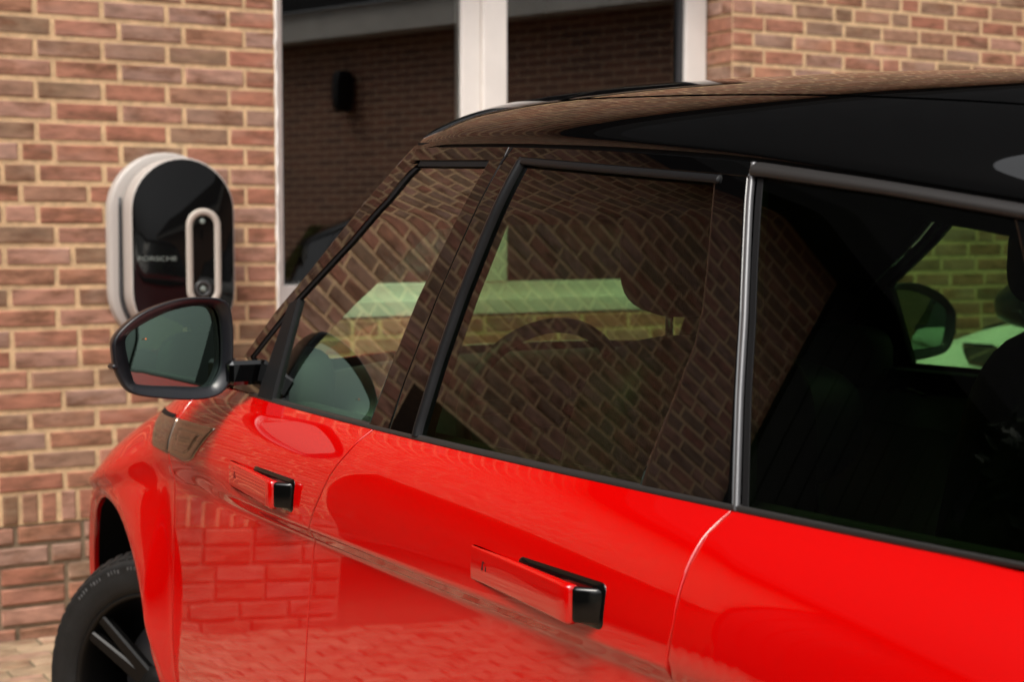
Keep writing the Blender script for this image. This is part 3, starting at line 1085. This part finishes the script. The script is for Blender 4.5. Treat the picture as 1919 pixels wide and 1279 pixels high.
# rear door frame and glass
lipx_ = pl([(2.420, 1.20), (2.422, 1.224), (2.416, 1.33), (2.402, 1.441), (2.377, 1.56), (2.347, 1.675)])
strip_between('frame_front', lambda z: xBg(z) - .003, lambda z: lipx_(z) - .002, 1.209, 1.684, 30, M['gloss_black'], RD, .0015)
lipx = pl([(2.420, 1.20), (2.422, 1.224), (2.416, 1.33), (2.402, 1.441), (2.377, 1.56), (2.347, 1.675)])
strip_between('window_lip', lambda z: lipx(z), lambda z: lipx(z) - .020, 1.209, 1.674, 30, M['satin_black'], RD, .001, .03, 8, bulge=.007)
zt_r = lambda x: 1.621 + (x - 1.788) * .0846
header('frame_top', 2.3965, 1.722, lambda x: zt_r(x) + .014, zgut, 30, M['gloss_black'], RD, .002)
header('window_lip', 2.342, 1.782, lambda x: zt_r(x) + .001, lambda x: zt_r(x) + .013, 24, M['satin_black'], RD, .001, .02, bulge=.005)
strip_between('gap_dark_strip', lambda z: xBg(z) + .003, lambda z: xBg(z) - .0035, 1.672, 1.698, 6, M['seal'], RD, .0026, .006, 3)  # dark strip laid over the gap to hide its bright sky glint
gRr = pl([(1.767, 1.20), (1.765, 1.232), (1.744, 1.34), (1.733, 1.398), (1.737, 1.451), (1.758, 1.528), (1.785, 1.612), (1.79, 1.622)])
chx = pl([(1.567, 1.19), (1.572, 1.202), (1.62, 1.345), (1.649, 1.439), (1.674, 1.51), (1.722, 1.646), (1.728, 1.666)])
strip_between('frame_rear', lambda z: gRr(z), lambda z: chx(z) + .010, 1.209, 1.632, 40, M['gloss_black'], RD, .0005, .02, 10)
strip_between('shut_line_trim', lambda z: chx(z) + .005, lambda z: chx(z) - .003, 1.205, 1.648, 40, M['bright_trim'], RD, .0, .003, 7, bulge=.0025)
X_, Z_ = coons([(2.406, 1.206), (1.765, 1.206)], [(2.330, 1.668), (1.788, 1.623)], [(2.406, 1.206), (2.403, 1.33), (2.389, 1.441), (2.364, 1.56), (2.330, 1.668)], [(1.765, 1.206), (1.744, 1.34), (1.733, 1.398), (1.737, 1.451), (1.758, 1.528), (1.788, 1.623)], 40, 40)
panel('window_glass', X_, Z_, G, M['glass_r'], RD, -.005, 0)

# fixed quarter window, its rounded trim, pillar behind it
qx = pl([(1.558, 1.195), (1.564, 1.205), (1.612, 1.345), (1.641, 1.439), (1.666, 1.51), (1.702, 1.62), (1.707, 1.631)])
zq = lambda x: np.interp(x, [.9, 1.259, 1.456, 1.707], [1.514, 1.571, 1.600, 1.631])
X_, Z_ = coons([(1.563, 1.206), (.98, 1.196)], [(1.703, 1.628), (1.258, 1.569)], [(1.563, 1.206), (1.612, 1.345), (1.641, 1.439), (1.666, 1.51), (1.703, 1.628)], [(.98, 1.196), (1.17, 1.42), (1.24, 1.535), (1.258, 1.569)], 40, 40)
QG = panel('quarter_glass', X_, Z_, G, M['glass_r'], None, -.003, 0)
header('window_trim', 1.712, 1.20, lambda x: zq(x) - .002, lambda x: zg(x) - .006, 30, M['trim_grey'], QG, .001, .02, bulge=.010)
strip_between('window_trim', lambda z: qx(z) + .001, lambda z: qx(z) - .010, 1.207, 1.626, 30, M['seal'], QG, -.002, .012, 4)
X_, Z_ = coons([(.98, 1.196), (.42, 1.18)], [(1.258, 1.566), (.60, 1.47)], [(.98, 1.196), (1.17, 1.42), (1.24, 1.535), (1.258, 1.566)], [(.42, 1.18), (.60, 1.47)], 20, 20)
panel('rear_pillar', X_, Z_, G, M['gloss_black'], None, .0, .02)
# dark rail under the roof edge
V = []
for x_ in np.linspace(.5, 2.79, 60):
    V += [(x_, float(yg(x_)) - .004, float(zg(x_)) + .004), (x_, float(G(x_, zg(x_) - .03)) - .022, float(zg(x_)) - .03), (x_, float(G(x_, zg(x_) - .06)) - .06, float(zg(x_)) - .05)]
pair('roof_rail', V, grid_faces(60, 3), M['seal'])
# belt moulding
V = []
xs_ = np.linspace(3.25, 1.02, 90)
for x_ in xs_:
    a = float(S(x_, 1.204)); b = float(G(x_, 1.212))
    V += [(x_, a - .008, 1.199), (x_, a + .0016, 1.2030), (x_, a + .0020, 1.2050), (x_, b + .0030, 1.2095), (x_, b + .0005, 1.2112), (x_, b - .012, 1.2112)]
pair('belt_moulding', V, grid_faces(90, 6, True), M['trim_grey'])
# windscreen
def screen(t, s_, inset=0.0):
    z_ = 1.20 + (1.727 - 1.20) * t
    xe = float(oA(z_)); ye = float(G(xe, z_)) - .006
    k = 1 - s_ * s_
    return (xe + (.30 - .04 * t) * k - inset, (ye - inset * .3) * s_, z_ + .05 * t * k - inset * .4)


V = [screen(i / 29, -1 + 2 * j / 40) for i in range(30) for j in range(41)]
mk('windscreen', V, grid_faces(30, 41), M['glass_w'], car)
V = []
for i in range(30):
    t = i / 29
    s_in = .80 - .26 * t
    for j in range(6):
        V.append(screen(t, 1 - (1 - s_in) * j / 5, .012))
mk('pillar_trim', V, grid_faces(30, 6), M['inner'], car)
V = []
for i in range(30):
    t = i / 29
    s_in = .58 - .18 * t
    for j in range(6):
        V.append(screen(t, -1 + (1 - s_in) * j / 5, .012))
mk('pillar_trim', V, grid_faces(30, 6), M['inner'], car)
V = [screen(.66 + .34 * i / 5, -1 + 2 * j / 30, .014) for i in range(6) for j in range(31)]
mk('header_trim', V, grid_faces(6, 31), M['inner'], car)
V = []
for i in range(6):
    for j in range(41):
        s_ = -1 + 2 * j / 40
        V.append((3.47 + .30 * (1 - s_ * s_) - .0 + .06 * i, .83 * s_, 1.197 - .004 * i + .02 * (1 - s_ * s_)))
mk('cowl', V, grid_faces(6, 41), M['seal'], car)


# ------------------------------------------------------------------ fender vent, handles
def patch(name, outline, mat, parent, off, yf=S, thick=.006, both=True):
    """flat-edged raised piece lying on the body surface; outline in (x,z)"""
    P = np.array(outline, float)
    c = P.mean(0)
    rings = [1.0, .97, .7, .4, .15]
    V, F = [], []
    n = 0
    D = []
    for i in range(len(P)):
        for t in np.linspace(0, 1, 8, endpoint=False):
            D.append(P[i] * (1 - t) + P[(i + 1) % len(P)] * t)
    D = np.array(D); n = len(D)
    for k, f in enumerate([1.0] + rings):
        Q = c + (D - c) * f
        yv = yf(Q[:, 0], Q[:, 1]) + (off if k else off - thick) - (.001 if k == 1 else 0)
        V += [(Q[i, 0], yv[i], Q[i, 1]) for i in range(n)]
    V.append((c[0], float(yf(c[0], c[1])) + off, c[1]))
    area = sum(D[i, 0] * D[(i + 1) % n, 1] - D[(i + 1) % n, 0] * D[i, 1] for i in range(n))
    for k in range(len(rings)):
        for i in range(n):
            i2 = (i + 1) % n
            F.append((k * n + i, (k + 1) * n + i, (k + 1) * n + i2, k * n + i2))
    last = len(rings) * n
    for i in range(n):
        F.append((last + i, len(V) - 1, last + (i + 1) % n))
    if area < 0:
        pass
    else:
        F = [f[::-1] for f in F]
    F = [f[::-1] for f in F]
    return pair(name, V, F, mat, parent, True, both)


vent = patch('fender_vent', [(3.775, 1.124), (3.556, 1.1275), (3.556, 1.0475), (3.684, 1.053)], M['vent'], None, .0035)
vent2 = patch('vent_blade', [(3.549, 1.1277), (3.285, 1.132), (3.374, 1.056), (3.40, 1.049), (3.441, 1.044), (3.549, 1.0475)], M['vent'], None, .0035)
patch('vent_blade', [(3.50, 1.108), (3.36, 1.111), (3.40, 1.072), (3.43, 1.062), (3.50, 1.062)], M['vent'], vent2, .0052, thick=.0015)
patch('vent_slot', [(3.772, 1.130), (3.585, 1.134), (3.585, 1.126), (3.760, 1.122)], M['seal'], vent, .0045, thick=.003)


def rounded(x0, x1, z0, z1, r, n=5):
    P = []
    for (cx_, cz_, a0) in ((x1 - r, z1 - r, 0), (x0 + r, z1 - r, 90), (x0 + r, z0 + r, 180), (x1 - r, z0 + r, 270)):
        for i in range(n + 1):
            a = R(a0 + 90 * i / n)
            P.append((cx_ + r * math.cos(a), cz_ + r * math.sin(a)))
    return P


def prism(name, plan, z0, z1, mat, parent, yref, bev=.004, both=True):
    """plan polygon (x, dy from the body) extruded between z0 and z1, softened edges"""
    bm = bmesh.new()
    lo = [bm.verts.new((a, yref(a) + d, z0)) for a, d in plan]
    hi = [bm.verts.new((a, yref(a) + d, z1)) for a, d in plan]
    bm.faces.new(lo[::-1]); bm.faces.new(hi)
    n = len(plan)
    for i in range(n):
        bm.faces.new((lo[i], lo[(i + 1) % n], hi[(i + 1) % n], hi[i]))
    bmesh.ops.recalc_face_normals(bm, faces=bm.faces)
    if bev:
        es = [e for e in bm.edges if len(e.link_faces) == 2 and abs((e.verts[0].co - e.verts[1].co).z) < 1e-5]
        bmesh.ops.bevel(bm, geom=es, offset=bev, segments=3, affect='EDGES', profile=.5)
    me = bpy.data.meshes.new(name)
    bm.to_mesh(me)
    V = [tuple(v.co) for v in bm.verts]; F = [tuple(v.index for v in f.verts) for f in bm.faces]
    bm.free()
    bpy.data.meshes.remove(me)
    ab = pair(name, V, F, mat, parent, True, both)
    for o in ab:
        if o is not None:
            o.data.set_sharp_from_angle(angle=R(50))
    return ab


def handle(x0, parent):
    """x0 = flush front end; the rear end stands proud of the door over a flat dark plate"""
    z0, z1 = 1.031, 1.085
    yr = lambda x_: float(S(x_, 1.058))
    patch('pocket_dark_plate', rounded(x0 - .352, x0 - .130, z0 - .003, z1 + .005, .012), M['handle_black'], parent, .0012, thick=.003)  # flat plate on the skin, its black standing for the shaded hollow
    n = 12
    out_, inn = [], []
    for i in range(n + 1):
        t = i / n
        out_.append((x0 - .305 * t, .0022 + .031 * t ** 1.2))
    out_ += [(x0 - .310, .0322), (x0 - .314, .029), (x0 - .3155, .024)]
    for i in range(n + 1):
        t = 1 - i / n
        inn.append((x0 - .314 * t, -.004 + .020 * t ** 1.4))
    prism('door_handle', out_ + inn, z0, z1, M['paint'], parent, yr, .005)
    prism('handle_end', [(x0 - .305, .024), (x0 - .3175, .0262), (x0 - .322, .0235), (x0 - .327, .0185), (x0 - .342, .007), (x0 - .346, .0), (x0 - .250, .0), (x0 - .250, .010)], z0 + .003, z1 - .002, M['handle_black'], parent, yr, .006)
    for q in (rounded(x0 - .052, x0 - .040, 1.064, 1.0668, .001, 1), rounded(x0 - .042, x0 - .0395, 1.053, 1.064, .001, 1), rounded(x0 - .0525, x0 - .050, 1.053, 1.064, .001, 1)):
        patch('lock_mark', q, M['seal'], parent, .0062, thick=.001)


handle(3.128, FD)
handle(2.085, RD)

# ------------------------------------------------------------------ door mirror
MO = [(1.195, 1.335), (1.167, 1.367), (1.129, 1.392), (1.083, 1.409), (1.04, 1.418), (0.986, 1.418), (0.958, 1.412), (0.944, 1.397), (0.938, 1.364), (0.937, 1.307), (0.942, 1.246), (0.96, 1.216), (0.992, 1.203), (1.043, 1.202), (1.105, 1.209), (1.154, 1.219), (1.176, 1.235), (1.192, 1.268), (1.197, 1.302)]
MG = [(1.167, 1.338), (1.129, 1.366), (1.075, 1.389), (1.025, 1.399), (0.99, 1.399), (0.972, 1.394), (0.962, 1.373), (0.958, 1.335), (0.958, 1.289), (0.962, 1.262), (0.98, 1.233), (1.0, 1.226), (1.058, 1.231), (1.142, 1.240), (1.155, 1.256), (1.164, 1.293)]


def smooth_loop(P, n=72):
    P = np.array(P, float)
    k = len(P)
    out_ = []
    for i in range(n):
        t = i / n * k
        a = int(t) % k; f = t - int(t)
        p0, p1, p2, p3 = P[(a - 1) % k], P[a], P[(a + 1) % k], P[(a + 2) % k]
        out_.append(.5 * ((2 * p1) + (-p0 + p2) * f + (2 * p0 - 5 * p1 + 4 * p2 - p3) * f * f + (-p0 + 3 * p1 - 3 * p2 + p3) * f ** 3))
    return np.array(out_)


def arclen_loop(P, n=72):
    Q = smooth_loop(P, 720)
    # start at the outer tip, so both loops match
    d = np.r_[0, np.cumsum(np.hypot(*np.diff(np.vstack([Q, Q[:1]]), axis=0).T))]
    t = np.linspace(0, d[-1], n, endpoint=False)
    QQ = np.vstack([Q, Q[:1]])
    return np.stack([np.interp(t, d, QQ[:, 0]), np.interp(t, d, QQ[:, 1])], -1)


LO, LI = arclen_loop(MO), arclen_loop(MG)
mc = LO.mean(0)
TILT = 0.16                                        # glass turned towards the cabin
mx_ = lambda y_: 3.235 - (y_ - 1.07) * TILT * 0.0


def ringV(L, x_, k=1.0, c=None, sh=(0, 0)):
    c = mc if c is None else c
    return [(x_, c[0] + (p[0] - c[0]) * k + sh[0], c[1] + (p[1] - c[1]) * k + sh[1]) for p in L]


n = 72
rings = [ringV(LI, 3.266, 1.0, LI.mean(0)), ringV(LI, 3.246, 1.012, LI.mean(0)), ringV(LO, 3.240, .955), ringV(LO, 3.238, .98), ringV(LO, 3.243, .998), ringV(LO, 3.256, .998), ringV(LO, 3.30, .955, sh=(-.004, 0)),
         ringV(LO, 3.35, .87, sh=(-.008, -.002)), ringV(LO, 3.40, .72, sh=(-.012, -.004)), ringV(LO, 3.43, .58, sh=(-.015, -.008)), ringV(LO, 3.445, .28, sh=(-.015, -.01)), ringV(LO, 3.448, .02, sh=(-.015, -.01))]
V = [p for r_ in rings for p in r_]
F = []
for k in range(len(rings) - 1):
    for i in range(n):
        F.append((k * n + i, k * n + (i + 1) % n, (k + 1) * n + (i + 1) % n, (k + 1) * n + i))
MR = pair('door_mirror', V, F, M['shell_black'])
# the glass: slightly convex, turned to the cabin
gc = LI.mean(0)
V = []
for k in (1.03, .8, .55, .3, .05):
    for p in LI:
        yy_, zz2 = gc + (p - gc) * k
        r2 = (yy_ - gc[0]) ** 2 + (zz2 - gc[1]) ** 2
        V.append((3.256 + (yy_ - gc[0]) * -.10 - (zz2 - gc[1]) * -0.02 + r2 * .35, yy_, zz2))
F = grid_faces(5, n, True)
F = []
for k in range(4):
    for i in range(n):
        F.append((k * n + i, k * n + (i + 1) % n, (k + 1) * n + (i + 1) % n, (k + 1) * n + i))
F.append(tuple(4 * n + i for i in range(n)))
pair('mirror_glass', V, F, M['mirror'], MR)
# arm, little marker fin, amber dot
bm = bmesh.new()
box_bm(bm, (3.262, .905, 1.256), (.095, .10, .052), .008)
V = [tuple(v.co) for v in bm.verts]
bm.verts.index_update()
F = [tuple(v.index for v in f.verts) for f in bm.faces]
bm.free()
pair('mirror_arm', V, F, M['gloss_black'], MR, False)
bm = bmesh.new()
box_bm(bm, (3.258, 1.193, 1.278), (.04, .014, .012), .004)
bm.verts.index_update()
V = [tuple(v.co) for v in bm.verts]; F = [tuple(v.index for v in f.verts) for f in bm.faces]
bm.free()
pair('marker_fin', V, F, M['shell_black'], MR, False)
superbox('blind_spot_lamp', (3.243, 1.128, 1.334), (.002, .0035, .0035), M['amber'], MR[0], 2, 8, m=6)

# ------------------------------------------------------------------ wheels
TR, TWD = 0.372, 0.265


def lathe(name, prof, mat, parent, n=72, closed=False):
    V = []
    for i in range(n):
        a = 2 * PI * i / n
        for (r_, y_) in prof:
            V.append((r_ * math.cos(a), y_, r_ * math.sin(a)))
    return mk(name, V, grid_faces(n, len(prof), closeu=True), mat, parent)


def make_wheel(loc, rz, side):
    h = TWD / 2
    wl = lathe('wheel', [(.262, h - .012), (.268, h - .006), (.262, h - .004), (.255, h - .012), (.247, h - .05), (.24, 0), (.25, -h + .03), (.262, -h + .02)], M['rim'], None)
    wl.parent = car
    wl.matrix_parent_inverse = WORLD['car'].inverted()
    wl.location = loc
    wl.rotation_euler = (0, 0, rz + (0 if side > 0 else PI))
    prof = [(.262, h - .014), (.270, h - .004), (.285, h + .004), (.315, h + .008), (.338, h + .003), (.345, h + .005), (.354, h - .006), (.364, h - .022), (.370, h - .045),
            (.3715, h - .07), (.363, h - .072), (.363, h - .082), (.372, h - .084), (.373, .012), (.364, .010), (.364, -.010), (.373, -.012), (.372, -h + .084), (.363, -h + .082), (.363, -h + .072), (.3715, -h + .07), (.370, -h + .045), (.358, -h + .015), (.32, -h - .006), (.27, -h), (.262, -h + .014)]
    ty = lathe('tyre', prof, M['tyre'], wl)
    # shoulder blocks
    bm = bmesh.new()
    for i in range(64):
        a = 2 * PI * i / 64
        rot = Matrix.Rotation(-a, 3, 'Y')
        vs = box_bm(bm, (0, 0, 0), (.006, .042, .024), .002)
        bmesh.ops.rotate(bm, cent=(0, 0, 0), matrix=Matrix.Rotation(R(24), 3, 'Z'), verts=vs)
        bmesh.ops.translate(bm, vec=(.3645, h - .028, 0), verts=vs)
        bmesh.ops.rotate(bm, cent=(0, 0, 0), matrix=rot, verts=vs)
    o = from_bm('tread_blocks', bm, M['tyre'], wl)
    tag(o, kind='stuff')
    # raised sidewall marks
    bm = bmesh.new()
    rs = random.Random(3)
    for i in range(26):
        for base in (R(44), R(224)):
            if i in (4, 9, 10, 15, 16, 21): continue
            a = base + R(2.0) * i
            vs = box_bm(bm, (0, 0, 0), (.011 * rs.uniform(.6, 1), .0016, .0042 * rs.uniform(.5, 1.2)), .0)
            bmesh.ops.translate(bm, vec=(.333 + rs.uniform(-.002, .002), h + .0045, 0), verts=vs)
            bmesh.ops.rotate(bm, cent=(0, 0, 0), matrix=Matrix.Rotation(-a, 3, 'Y'), verts=vs)
    from_bm('sidewall_marks', bm, M['tyre_text'], wl)
    # five pairs of spokes, hub
    for k in range(5):
        for s_ in (-1, 1):
            bm = bmesh.new()
            a = 2 * PI * k / 5 + R(90 + 20) + s_ * R(11)
            vs = box_bm(bm, (0, 0, 0), (.215, .026, .034), .005)
            for v in vs:
                t = (v.co.x + .1075) / .215
                v.co.z *= 1.25 - .45 * t
                v.co.y += .02 * t - .008
            bmesh.ops.rotate(bm, cent=(-.1075, 0, 0), matrix=Matrix.Rotation(R(s_ * 5), 3, 'Y'), verts=vs)
            bmesh.ops.translate(bm, vec=(.150, h - .034, 0), verts=vs)
            bmesh.ops.rotate(bm, cent=(0, 0, 0), matrix=Matrix.Rotation(-a, 3, 'Y'), verts=vs)
            from_bm('spoke', bm, M['spoke'], wl)
    lathe('hub_cap', [(.001, h - .012), (.04, h - .014), (.075, h - .03), (.08, h - .08)], M['rim'], wl, 40)
    lathe('brake_disc', [(.06, h - .11), (.185, h - .11), (.185, h - .135)], M['cable'], wl, 40)
    return wl


STEER = R(30)
make_wheel((3.985, .80, TR), STEER, 1)
make_wheel((3.985, -.80, TR), STEER, -1)
make_wheel((1.0, .84, TR), 0, 1)
make_wheel((1.0, -.84, TR), 0, -1)

# ------------------------------------------------------------------ cabin
rt_ = lambda d: Matrix.Rotation(R(d), 3, 'Y')
for sgn in (1, -1):
    y_ = .40 * sgn
    sx = 0.0 if sgn > 0 else -.17
    st = superbox('front_seat', (sx + 2.36, y_, 1.00), (.20, .54, .74), M['seat'], car, 4, 32, .12, rt_(-10))
    superbox('cushion', (sx + 2.62, y_, .66), (.56, .54, .24), M['seat'], st, 4)
    hr = superbox('headrest', (sx + 2.345, y_, 1.505), (.13, .27, .205), M['seat'], st, 3.4, 32, -.08, rt_(-8))
    for q in (-.035, .045):
        tube('headrest_post', [(sx + 2.345, y_ + q, 1.30), (sx + 2.345, y_ + q, 1.46)], .0075, M['chrome'], st)
    rs_ = superbox('rear_seat', (1.12, y_, .93), (.22, .70, .66), M['seat'], car, 4, 32, .06, rt_(-14))
    superbox('cushion', (1.42, y_, .62), (.56, .70, .22), M['seat'], rs_, 4)
    superbox('headrest', (1.07, y_, 1.31), (.12, .26, .16), M['seat'], rs_, 3.4, 28, 0, rt_(-8))
for zl, zh in ((.62, .98), (1.0, 1.115)):
    U, Zm = np.meshgrid(np.linspace(0, 1, 16), np.linspace(zl, zh, 6), indexing='ij')
    panel('door_card', 2.66 + (3.40 - 2.66) * U, Zm, S, M['door_card'], FD, -.092, .004)
for sgn in (1, -1):
    tube('door_pull', [(3.16, sgn * .868, 1.135), (3.08, sgn * .855, 1.15), (3.02, sgn * .868, 1.135)], .008, M['chrome'], FD[0] if sgn > 0 else FD[1], 8)
dash = superbox('dashboard', (3.34, 0, 1.06), (.72, 1.60, .40), M['dash'], car, 3.2, 40)
superbox('centre_console', (2.75, 0, .70), (1.1, .26, .3), M['dash'], car, 5)
superbox('dash_screen', (3.06, 0, 1.13), (.02, .34, .16), M['ch_black'], dash, 8)
for sgn in (1, -1):
    superbox('dash_end', (3.27, sgn * .80, 1.225), (.34, .12, .17), M['inner'], dash, 3.5, 20, m=12)
superbox('inside_mirror', (3.18, 0, 1.62), (.03, .25, .065), M['dash'], car, 4)
sw = Vector((2.885, .385, 1.19))
rm = Matrix.Rotation(R(-20), 3, 'Y')
pts = []
for i in range(40):
    a = 2 * PI * i / 40
    pts.append(sw + rm @ Vector((0, .188 * math.cos(a), .183 * math.sin(a))))
swo = tube('steering_wheel', pts, .016, M['dash'], car, 10, True)
for a in (0, 180, 270):
    tube('spoke', [sw + rm @ Vector((.0, .05 * math.cos(R(a)), .05 * math.sin(R(a)))), sw + rm @ Vector((0, .18 * math.cos(R(a)), .18 * math.sin(R(a))))], .017, M['dash'], swo, 8)
superbox('hub', sw + rm @ Vector((.015, 0, 0)), (.06, .15, .12), M['dash'], swo, 3, 20, 0, rm, 12)

# ------------------------------------------------------------------ pale car parked alongside (seen through the cabin)
def copy_tree(o, parent=None):
    c = o.copy()
    col.objects.link(c)
    c.parent = parent
    if parent is not None:
        c.matrix_parent_inverse = o.matrix_parent_inverse.copy()
    if o.data is not None:
        for i, sl in enumerate(c.material_slots):
            if o.data.materials[i] is M['paint']:
                sl.link = 'OBJECT'
                sl.material = M['white_paint']
    for k in list(o.children):
        copy_tree(k, c)
    return c


bpy.context.view_layer.update()
car2 = copy_tree(car)
car2.location = (2.4 + .72, -3.45, 0)
tag(car2, 'pale sport utility vehicle parked beyond the red car, glimpsed through its windows', 'car')


# ------------------------------------------------------------------ unseen greenery added on the open side to darken the paint's reflections
hd = thing('added_hedge', 'unseen tall dark green leafy screen added to keep sky out of the paint', 'added_hedge', (1.6, 7.4, 0))
box('added_hedge_core', (-2.5, 7.0, 0), (5.7, 7.8, 4.3), M['leaf'], hd, .05)
rs = random.Random(21)
V, F = [], []
for i in range(5000):
    face = rs.random()
    x_ = rs.uniform(-2.6, 5.75)
    if face < .8:
        c = Vector((x_, 6.98 - abs(rs.gauss(0, .09)), rs.uniform(.05, 4.4)))
    else:
        c = Vector((x_, rs.uniform(6.9, 7.9), 4.3 + abs(rs.gauss(0, .10))))
    s_ = rs.uniform(.05, .12)
    d1 = Vector((rs.gauss(0, 1), rs.gauss(0, 1), rs.gauss(0, 1))).normalized()
    d2 = d1.orthogonal().normalized()
    b0 = len(V)
    V += [c - d1 * s_, c + d2 * s_ * .6, c + d1 * s_, c - d2 * s_ * .6]
    F.append((b0, b0 + 1, b0 + 2, b0 + 3))
tag(mk('foliage', V, F, M['leaf'], hd, False), kind='stuff')
